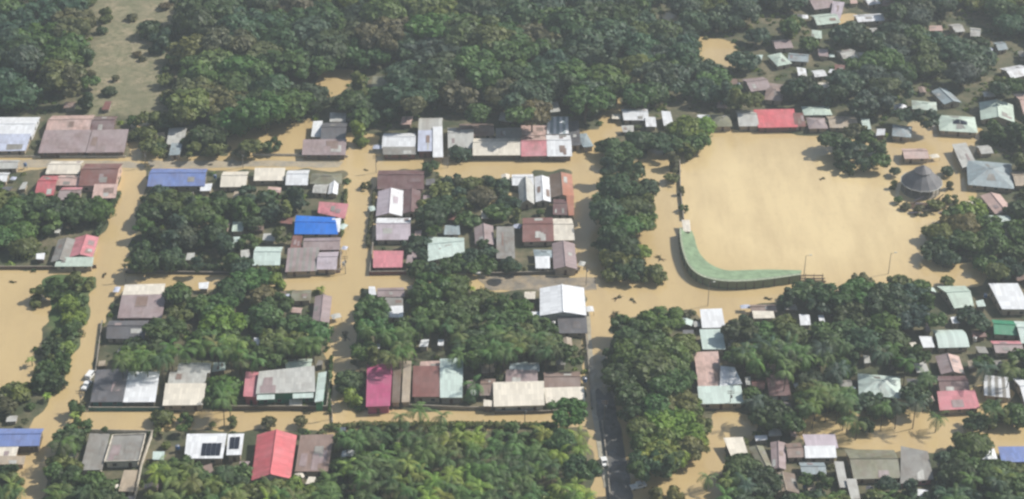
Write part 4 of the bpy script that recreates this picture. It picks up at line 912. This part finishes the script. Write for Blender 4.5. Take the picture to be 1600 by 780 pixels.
TREES = [t for t in TREES if not (t[8][2] < .5)]
def appsize(t):
    d = (t[8][0]-CAM).length; inf = -10 < t[0] < 1610 and -10 < t[1] < 790
    return (t[8][1]/d) if inf else -1/d
indiv, rest = [], []
for kd, cap in (('tree', 296), ('palm', 290), ('banana', 90), ('shrub', 290)):
    L = sorted([t for t in TREES if t[7] == kd], key=appsize, reverse=True); indiv += L[:cap]
    if kd in ('tree', 'shrub', 'palm'): rest += [t for t in L[cap:] if kd != 'palm']
print('TREES', {k: sum(t[7] == k for t in TREES) for k in ('tree', 'palm', 'banana', 'shrub')}, 'rest', len(rest))
lab = {}
for t in indiv:
    rl = rel(t); rl = short(rl) if rl else (t[6] or 'at the edge of the flooded open ground')
    key = size_word(t)+' '+rl; lab.setdefault(key, []).append((t, rl))
for key, L in lab.items():
    L.sort(key=lambda a: (a[0][0], a[0][1])); n = len(L)
    for i, (t, rl) in enumerate(L):
        o = place(t); kind = t[7]
        grp = {'tree': 'trees', 'palm': 'coconut palms', 'banana': 'banana plants', 'shrub': 'yard shrubs'}[kind]+' among the flooded houses'
        if t[6]: grp = {'tree': 'trees', 'palm': 'coconut palms'}.get(kind, 'plants')+' '+t[6]
        if n == 1: l = key
        elif n <= 12: l = ORD[i]+' from the left: '+key
        else: l = key
        wd = l.split()
        tag(o, ' '.join(wd[:16]), {'tree': 'tree', 'palm': 'palm', 'banana': 'banana plant', 'shrub': 'shrub'}[kind], grp)
# the rest of the wood as one mass
VV = []; TT = []
for t in rest:
    p, rm, zc = t[8]; v = rf.randrange(10); a = rf.uniform(0, 6.28); c, s = math.cos(a), math.sin(a); Q4 = CROWNQ[v]
    if t[7] == 'shrub' : Q4 = Q4[::3]
    M = np.array([[c, -s, 0], [s, c, 0], [0, 0, 1]], dtype=np.float32)
    V4 = (Q4*np.array([rm*1.12, rm*1.12, rm*1.0], dtype=np.float32))@M.T+np.array([p.x, p.y, zc], dtype=np.float32)
    VV.append(V4.reshape(-1, 3)); col = np.array(TINTS[t[4]])*rf.uniform(.8, 1.2); TT.append(np.tile(np.append(col, 1), (len(V4)*4, 1)))
def massobj(name, VV, TT, label, cat):
    V = np.concatenate(VV); me = bpy.data.meshes.new(name); rawmesh(me, V, np.arange(len(V)).reshape(-1, 4))
    at = me.attributes.new('tint', 'FLOAT_COLOR', 'POINT'); at.data.foreach_set('color', np.concatenate(TT).astype(np.float32).ravel()); me.materials.append(LEAFA)
    o = bpy.data.objects.new(name, me); C.objects.link(o); tag(o, label, cat, None, 'stuff')
if VV: massobj('woodland', VV, TT, 'far dense tropical wood filling the top of the view', 'woodland')
# undergrowth
VV = []; TT = []; rn = np.random.RandomState(3); ru = random.Random(5)
lq = [np.array([[tuple(p) for p in q] for q in leafquads(ru, [(Vector((0, 0, .2)), .9), (Vector((.6, .2, .1)), .6), (Vector((-.4, .5, .1)), .7)], 46, .26, .6)], dtype=np.float32) for _ in range(4)]
cnt = 0
xs = rn.uniform(-250, 250, 17000); ys = rn.uniform(-170, 290, 17000); pxs, pys = pixnp(xs, ys)
bad = np.zeros(len(xs), bool)
for c in WATER+[CLEAR[6]]: bad |= inpoly(pxs, pys, c) | inpoly(pxs, pys-6, c)
for x0, y0, x1, y1 in ROOFBOX: bad |= (pxs > x0-4) & (pxs < x1+4) & (pys > y0-2) & (pys < y1+15)
bad |= (pxs > 915) & (pxs < 1000) & (pys > 620); bad |= (pxs > 740) & (pxs < 935) & (pys > 425) & (pys < 462)
bad |= (pys > 300) & (vnoise(xs, ys, 8, 9) < -.08)
for x, y in zip(xs[~bad], ys[~bad]):
    s = ru.uniform(.6, 1.7); a = ru.uniform(0, 6.28); c, q_ = math.cos(a), math.sin(a); M = np.array([[c, -q_, 0], [q_, c, 0], [0, 0, 1]], dtype=np.float32)
    V4 = (ru.choice(lq)*s)@M.T+np.array([x, y, .2], dtype=np.float32); VV.append(V4.reshape(-1, 3))
    col = np.array(TINTS[ru.choice(['dark green', 'deep green', 'olive green', 'brownish green', 'bright green'])])*ru.uniform(.8, 1.2); TT.append(np.tile(np.append(col, 1), (len(V4)*4, 1)))
massobj('undergrowth', VV, TT, 'low green undergrowth and weeds between trees and houses', 'undergrowth')
# hedges
def hedge(pts, hgt, wd, tint, label):
    quads = []; rr = random.Random(len(label)); w3 = [P(x, y, 0) for x, y in pts]; O = w3[0]
    for a, b2 in zip(w3, w3[1:]):
        L = (b2-a).length; n = int(L/1.1)+1
        lb = [(a.lerp(b2, i/n)-O+Vector((rr.uniform(-.3, .3), rr.uniform(-.3, .3), hgt*.5)), rr.uniform(.8, 1.25)*wd) for i in range(n)]
        quads += leafquads(rr, lb, n*70, .26, hgt/wd/2)
    o = bpy.data.objects.new('hedge', qmesh('hedge', quads, LEAF)); C.objects.link(o); o.location = (O.x, O.y, 0); o.color = list(TINTS[tint])+[1]; tag(o, label, 'hedge')
hedge([(197,421),(395,424)],2.6,1.1,'dark green','long dark hedge behind the wall under the left tree block')
hedge([(400,424),(448,424)],2.4,1.2,'olive green','short olive hedge left of the striped shed')
hedge([(150,372),(187,305)],2.4,1.1,'dark green','dark hedge along the left road beside the left block')
hedge([(575,385),(586,300)],1.8,.8,'brownish green','thin brownish hedge beside the lilac houses on the middle road')
hedge([(533,372),(541,300)],1.8,.7,'olive green','thin hedge along the middle road beside the bright blue roof')
hedge([(510,672),(560,667),(760,667),(870,668)],1.8,1.2,'olive green','ragged olive hedge along the top of the planted block')
hedge([(515,645),(517,560)],1.8,.6,'deep green','narrow hedge right of the big green-walled house')
# ------------------------------------------------------------------ grandstand, pavilion, poles
outer = [(1062,368),(1063,385),(1067,405),(1077,428),(1098,444),(1130,451),(1165,451),(1200,448),(1250,441)]
inner = [(1080,362),(1084,373),(1088,388),(1095,402),(1110,416),(1134,425),(1165,425),(1202,424),(1252,425)]
def smooth(p, n=5):
    out = []
    for i in range(len(p)-1):
        p0 = p[max(0, i-1)]; p1 = p[i]; p2 = p[i+1]; p3 = p[min(len(p)-1, i+2)]
        for k in range(n):
            t_ = k/n; out.append(tuple(.5*(2*p1[a]+(p2[a]-p0[a])*t_+(2*p0[a]-5*p1[a]+4*p2[a]-p3[a])*t_*t_+(3*p1[a]-p0[a]-3*p2[a]+p3[a])*t_**3) for a in (0, 1)))
    return out+[p[-1]]
oo = [P(x, y, 0) for x, y in smooth(outer)]; ii = [P(x, y, 0) for x, y in smooth(inner)]; O = oo[10].copy()
root = empty('grandstand', (O.x, O.y, -.2)); tag(root, 'curved pale green grandstand rim round the lower left of the sports field', 'grandstand')
def dz(v, z): return Vector((v.x-O.x, v.y-O.y, z+.2))
SEA = plain('pale_green_paint', (146, 170, 134), .7, nz=.2, scale=.4)
NT = 6; TOPH = 2.7
for s in range(NT):
    q = MB(); z1 = TOPH-(s)*TOPH/NT*.97
    for k in range(len(oo)-1):
        a0 = oo[k].lerp(ii[k], (s+.03 if s == 0 else s)/NT+.04); a1 = oo[k+1].lerp(ii[k+1], (s+.03 if s == 0 else s)/NT+.04); b0 = oo[k].lerp(ii[k], (s+1)/NT+.04); b1 = oo[k+1].lerp(ii[k+1], (s+1)/NT+.04)
        q.poly([dz(a0, z1), dz(a1, z1), dz(b1, z1), dz(b0, z1)]); q.poly([dz(b0, z1), dz(b1, z1), dz(b1, z1-.6), dz(b0, z1-.6)])
    q.build('tier', SEA, root)
q = MB()
for k in range(len(oo)-1):
    a0, a1 = oo[k], oo[k+1]; n0 = (oo[k]-ii[k]).normalized()*.3; n1 = (oo[k+1]-ii[k+1]).normalized()*.3
    q.poly([dz(a0+n0, -.3), dz(a1+n1, -.3), dz(a1+n1, TOPH+.5), dz(a0+n0, TOPH+.5)]); q.poly([dz(a0, -.3), dz(a0, TOPH+.5), dz(a1, TOPH+.5), dz(a1, -.3)]); q.poly([dz(a0+n0, TOPH+.5), dz(a1+n1, TOPH+.5), dz(a1, TOPH+.5), dz(a0, TOPH+.5)])
for kk in (0, len(oo)-1):
    a = oo[kk]; b2 = ii[kk]; q.poly([dz(a, -.3), dz(b2, -.3), dz(b2, .15), dz(a, TOPH)])
q.build('outer_wall', wallmat('standwall'), root)
q = MB()
for k in range(len(oo)-1):
    n0 = (oo[k]-ii[k]).normalized()*.35; n1 = (oo[k+1]-ii[k+1]).normalized()*.35
    q.prism([dz(oo[k]+n0, TOPH+.68), dz(oo[k+1]+n1, TOPH+.68), dz(oo[k+1]-n1*1.6, TOPH+.68), dz(oo[k]-n0*1.6, TOPH+.68)], [dz(oo[k]+n0, TOPH+.51), dz(oo[k+1]+n1, TOPH+.51), dz(oo[k+1]-n1*1.6, TOPH+.51), dz(oo[k]-n0*1.6, TOPH+.51)])
q.build('rim', plain('pale_rim', (190, 200, 172), .8, nz=.25), root)
for k in range(0, len(oo), 2):
    q = MB(); n0 = (oo[k]-ii[k]).normalized()*.45; a = oo[k]+n0; q.tube(dz(a, -.2), dz(a, TOPH+.2), .22, .18, 5); q.build('buttress', wallmat('dkwall'), root)
q = MB()
for k in range(len(oo)-1):
    q.tube(dz(oo[k], TOPH+1.1), dz(oo[k+1], TOPH+1.1), .05, .05, 4)
    q.tube(dz(oo[k], TOPH+.5), dz(oo[k], TOPH+1.1), .04, .04, 4)
q.build('railing', STEEL, root)
# broken timber benches right of the grandstand
p = P(1266, 438, 0); root = empty('bench_stand', (p.x, p.y, 0)); tag(root, 'brown timber bench stand half sunk right of the curved grandstand', 'bench stand')
for i in range(3):
    q = MB(); q.box((-5.2+i*.4, -1.6+i*1.3, .35+.35*i), (5.4-i*.3, -.9+i*1.3, .45+.35*i)); q.build('bench', WOOD, root)
for x in (-4.5, -1.5, 1.5, 4.5):
    q = MB(); q.box((x-.1, -1.5, -.5), (x+.1, 1.9, .33)); q.tube((x, 1.7, -.4), (x, 1.7, 1.7), .07, .07, 5); q.build('frame', WOOD, root)
# field dugout
b_(1066,347,1078,362,'mx','cream','little dugout shelter with a rusty side on the left edge of the field','the little dugout',name='shelter',cat='shelter',win=False,h=2.2,wall='rust')
# round pavilion
p = P(1438, 297, 0); root = empty('pavilion', (p.x, p.y, -.2)); tag(root, 'dark grey round pavilion with a conical roof and pale rim right of the field', 'pavilion')
rad = 7.8; q = MB(); n = 14
ring = lambda r_, z_: [Vector((math.cos(k*2*math.pi/n)*r_, math.sin(k*2*math.pi/n)*r_, z_)) for k in range(n)]
A = ring(rad, 4.0); B = ring(3.2, 8.3); B2 = ring(3.4, 8.7); T_ = Vector((0, 0, 11.2))
for k in range(n):
    j = (k+1) % n; q.poly([A[k], A[j], B[j], B[k]], 0, [(0, 0), (3.4, 0), (2.2, 6), (1.2, 6)]); q.poly([B2[k], B2[j], T_], 0, [(0, 0), (1, 0), (.5, 2)])
    q.poly([B[k], B[j], B2[j], B2[k]]); q.poly([A[k]-Vector((0,0,.15)), B[k]-Vector((0,0,.15)), B[j]-Vector((0,0,.15)), A[j]-Vector((0,0,.15))])
rf_ = q.build('roof', roofmat('darkgrey', .4), root)
q = MB()
for k in range(n): q.tube(A[k], A[(k+1) % n], .16, .16, 5)
q.build('rim', roofmat('lightgrey', .2), rf_)
for k in range(0, n, 1):
    q = MB(); a = A[k]*.93; q.tube((a.x, a.y, -.3), (a.x, a.y, 4.0), .2, .16, 6); q.build('column', CONC, root)
q = MB(); q.prism(ring(rad*.95, .45), ring(rad*.95, -.4)); q.build('floor_slab', CONC, root)
p = P(1436, 322, 0); root = empty('porch', (p.x, p.y, -.2)); tag(root, 'tangled timber porch and steps just below the round pavilion', 'porch')
rr = random.Random(4)
for i in range(22):
    q = MB(); x = rr.uniform(-8, 8); y = rr.uniform(-6, 4); a = rr.uniform(-1, 1); q.tube((x, y, .2), (x+4*math.cos(a), y+4*math.sin(a), rr.uniform(.6, 2)), .22, .2, 5); q.build('beam', roofmat('lmauve', .3) if i % 3 == 0 else WOOD, root)
q = MB(); q.box((-3, -2, .1), (4, 2, .5)); q.build('deck', WOOD, root)
# poles
def pole(x, y, h, label, lamp=True, cross=False):
    p = P(x, y, 0); root = empty('lamp_post' if lamp else 'utility_pole', (p.x, p.y, -.3)); tag(root, label, 'lamp post' if lamp else 'utility pole', 'street and field poles')
    q = MB(); q.tube((0, 0, 0), (0, 0, h), .16, .09, 7); q.build('pole', CONC, root)
    if lamp:
        q = MB(); q.tube((0, 0, h-.1), (1.4, 0, h+.25), .06, .05, 5); a = q.build('arm', STEEL, root)
        q = MB(); q.box((1.2, -.2, h+.18), (2.1, .2, h+.36)); q.build('lamp_head', LAMP, a)
    else:
        for z in (h-.5, h-1.3):
            q = MB(); q.box((-1.1, -.07, z), (1.1, .07, z+.14)); a = q.build('crossarm', WOOD, root)
            for xx in (-.9, 0, .9):
                q = MB(); q.tube((xx, 0, z+.14), (xx, 0, z+.4), .06, .04, 5); q.build('insulator', LAMP, a)
        q = MB(); q.tube((.35, 0, h-3), (.35, 0, h-2.1), .25, .25, 8); q.build('transformer', STEEL, root)
for a in [(1256,432,9,'thin lamp post rising from the timber bench stand'),(1388,428,9,'thin lamp post at the lower right of the sports field'),(1106,478,10,'lamp post below the curved grandstand above the square white roof'),
 (588,270,8,'utility pole at the top corner of the middle road',0),(540,428,8,'utility pole at the second street corner by the lilac-grey house',0),(916,446,9,'utility pole beside the brilliant white gable',0),(944,660,9,'utility pole where the asphalt road emerges',0),
 (228,262,8,'utility pole at the corner left of the long blue roof',0),(519,655,8,'utility pole at the third street corner by the green-walled house',0),(197,440,8,'utility pole at the left road crossing',0),(700,262,8,'utility pole on the top street before the arch-roofed house',0),
 (380,262,8,'utility pole on the top street above the long white house',0),(1140,640,8,'utility pole below the white many-sided roof',0),(128,640,8,'utility pole at the left road and third street corner',0),(820,664,8,'utility pole on the third street below the cream-fronted house',0)]:
    pole(a[0], a[1], a[2], a[3], lamp=len(a) == 4)
# ------------------------------------------------------------------ vehicles
def vehicle(x, y, rz, label, kind='van', mat=CARW, dz_=-.25):
    p = P(x, y, 0); L = {'van': 4.6, 'car': 4.2, 'pickup': 5.0}[kind]; W2 = .9
    root = empty('parked_'+kind, (p.x, p.y, dz_), R(rz)); tag(root, label, kind)
    prof = {'van': [(-2.3,.35),(2.3,.35),(2.3,.95),(1.75,1.15),(1.2,1.9),(-2.2,1.95),(-2.3,1.1)], 'car': [(-2.1,.3),(2.1,.3),(2.1,.75),(1.1,.92),(.5,1.42),(-1.2,1.45),(-1.8,.98),(-2.1,.9)],
            'pickup': [(-2.5,.4),(2.5,.4),(2.5,.95),(1.6,1.1),(1.0,1.75),(-.5,1.78),(-.6,1.1),(-2.5,1.1)]}[kind]
    q = MB(); q.prism([Vector((a, -W2, b2)) for a, b2 in prof], [Vector((a, W2, b2)) for a, b2 in prof]); body = q.build('body', mat, root)
    top = max(b2 for _, b2 in prof); fx = {'van': 1.5, 'car': .8, 'pickup': 1.3}[kind]
    q = MB(); (x1, z1), (x2, z2) = {'van': ((1.76,1.17),(1.24,1.86)), 'car': ((1.08,.95),(.54,1.39)), 'pickup': ((1.58,1.13),(1.04,1.72))}[kind]
    q.poly([(x1+.02, -.75, z1+.01), (x1+.02, .75, z1+.01), (x2+.02, .7, z2+.01), (x2+.02, -.7, z2+.01)]); q.build('windscreen', GLASS, root)
    for s in (-1, 1):
        q = MB(); q.box((-1.1 if kind != 'pickup' else -.4, s*(W2+.004)-.01, top-.62), (x2, s*(W2+.004)+.01, top-.12)); q.build('side_window', GLASS, root)
        q = MB(); q.box((prof[2][0]-.02, s*.65-.16, .6), (prof[2][0]+.03, s*.65+.16, .8)); q.build('headlight', LAMP, root)
        for xx in (-L*.31, L*.31):
            q = MB(); q.tube((xx, s*(W2-.12), .33), (xx, s*(W2+.05), .33), .33, .33, 12); wh = q.build('wheel', RUBBER, root)
            q = MB(); q.tube((xx, s*(W2+.03), .33), (xx, s*(W2+.07), .33), .18, .18, 8); q.build('rim', STEEL, wh)
vehicle(748,424,-92,'white van parked nose out at the dark wall of the middle block')
vehicle(944,724,-80,'white car parked at the left side of the exposed asphalt road','car',dz_=.05)
vehicle(136,604,75,'white pickup stranded beside the left road by the pale short wall','pickup')
vehicle(142,588,75,'white van stranded behind the pickup beside the left road','van')
vehicle(997,762,20,'white pickup at the muddy lower right edge of the asphalt road','pickup',dz_=0)
vehicle(536,678,90,'dark grey van shape standing in for shadow at the bottom of the middle road','van',CARG)  # dark van body added where the road only lies in shadow
# ------------------------------------------------------------------ yard things beside the houses
ry = random.Random(21); used = 0
for (x, y, ref, _, ww, hh) in REFS:
    if ww < 24 or used > 60 or ry.random() < .25: continue
    side = ry.choice(['left', 'right']); px_ = x+(ww/2+ry.uniform(5, 9))*(1 if side == 'right' else -1); py_ = y+ry.uniform(-.1, .5)*hh+4
    if any(a-2 < px_ < c+2 and b2-2 < py_ < d+12 for a, b2, c, d in ROOFBOX): continue
    p = P(px_, py_, 0); kd = ry.choice(['tank', 'tarp', 'tarp']); used += 1
    rs_ = ' '.join(ref.split()[:7])
    if kd == 'tank':
        root = empty('water_tank', (p.x, p.y, -.2)); tag(root, ('pale' if used % 2 else 'blue')+' water tank on a stand just '+side+' of '+rs_, 'water tank', 'water tanks in the yards')
        q = MB(); q.tube((0, 0, 1.6), (0, 0, 2.9), .62, .62, 12); tk = q.build('tank', plain('tank_'+('pale' if used % 2 else 'blue'), (205, 205, 200) if used % 2 else (70, 110, 160), .4), root)
        q = MB(); q.tube((0, 0, 2.9), (0, 0, 3.08), .5, .2, 12); q.build('lid', STEEL, tk)
        for a, b2 in ((-.5, -.5), (.5, -.5), (.5, .5), (-.5, .5)):
            q = MB(); q.tube((a, b2, -.4), (a*.9, b2*.9, 1.6), .06, .06, 5); q.build('leg', STEEL, root)
    else:
        colr = ry.choice(['white', 'cream', 'lightgrey', 'mint', 'paleblue']); root = empty('tarpaulin_shelter', (p.x, p.y, -.2), ry.uniform(-.5, .5)); tag(root, 'small '+{'white': 'white', 'cream': 'cream', 'lightgrey': 'grey', 'mint': 'mint', 'paleblue': 'pale blue'}[colr]+' tarpaulin shelter just '+side+' of '+rs_, 'shelter', 'tarpaulin shelters in the yards')
        a, b2 = ry.uniform(1.0, 1.8), ry.uniform(.9, 1.9); q = MB(); n = 5
        hz_ = lambda i, j: Vector((a*(2*i/n-1), b2*(2*j/n-1), 2.0+.35*math.sin(3.1*i/n)*math.sin(2.6*j/n)+ry.uniform(-.03, .03)))
        G = [[hz_(i, j) for j in range(n+1)] for i in range(n+1)]
        for i in range(n):
            for j in range(n): q.poly([G[i][j], G[i+1][j], G[i+1][j+1], G[i][j+1]])
        q.build('tarpaulin', roofmat(colr, .1), root)
        for u, v_ in ((-1, -1), (1, -1), (1, 1), (-1, 1)):
            q = MB(); q.tube((a*u*.95, b2*v_*.95, -.4), (a*u*.95, b2*v_*.95, 2.0), .05, .05, 5); q.build('post', WOOD, root)
# ------------------------------------------------------------------ drifting debris
def debris(x, y, s, label):
    p = P(x, y, 0); rr = random.Random(int(x)); root = empty('driftwood', (p.x, p.y, 0), rr.uniform(0, 3)); tag(root, label, 'driftwood', 'branches drifting on the flood')
    for i in range(3):
        q = MB(); a = rr.uniform(-.9, .9); q.tube((-s*math.cos(a), -s*math.sin(a), .02), (s*math.cos(a), s*math.sin(a), rr.uniform(.1, .5)), .14, .05, 5); q.build('branch', WOOD, root)
    lf = qmesh('leaves', leafquads(rr, [(Vector((s*.4, 0, .1)), s*.42), (Vector((-s*.3, .3, .1)), s*.3)], 70, .2, .4), LEAF)
    o = bpy.data.objects.new('leaves', lf); o.color = list(TINTS['brownish green'])+[1]; C.objects.link(o); o.parent = root
for a in [(965,466,2.2,'drifting branch left of two below the small island of bushes'),(990,470,1.8,'drifting branch right of two below the small island of bushes'),(1031,404,2.4,'leafy branch drifting left of the curved grandstand'),(960,492,2.4,'drifting branch at the edge of the big tree cluster'),
 (163,431,1.6,'drifting branch at the left road crossing'),(20,441,1.4,'small branch drifting on the flooded plot at the left edge'),(918,231,1.6,'branch caught beside the small tent roof'),(540,525,3.0,'leafy branch drifting in the middle road'),
 (572,266,1.0,'small branch at the top of the middle road'),(1285,280,1.4,'small branch drifting near the top of the sports field'),(1200,467,1.6,'branch drifting above the small hut below the field'),(1222,466,1.4,'branch drifting right of the one above the small hut')]: debris(*a)
# ------------------------------------------------------------------ haze
HAZE = 0.00022
q = MB(); q.box((-2600, -2600, -2.2), (2600, 2600, 520)); m = bpy.data.materials.new('haze'); m.use_nodes = True; t = m.node_tree; t.nodes.clear()
out = t.nodes.new('ShaderNodeOutputMaterial'); pv = t.nodes.new('ShaderNodeVolumePrincipled'); pv.inputs['Density'].default_value = HAZE; pv.inputs['Color'].default_value = (.86, .94, .98, 1); pv.inputs['Anisotropy'].default_value = .2
t.links.new(pv.outputs[0], out.inputs['Volume'])
if HAZE > 0: o = q.build('haze', m); o['kind'] = 'stuff'
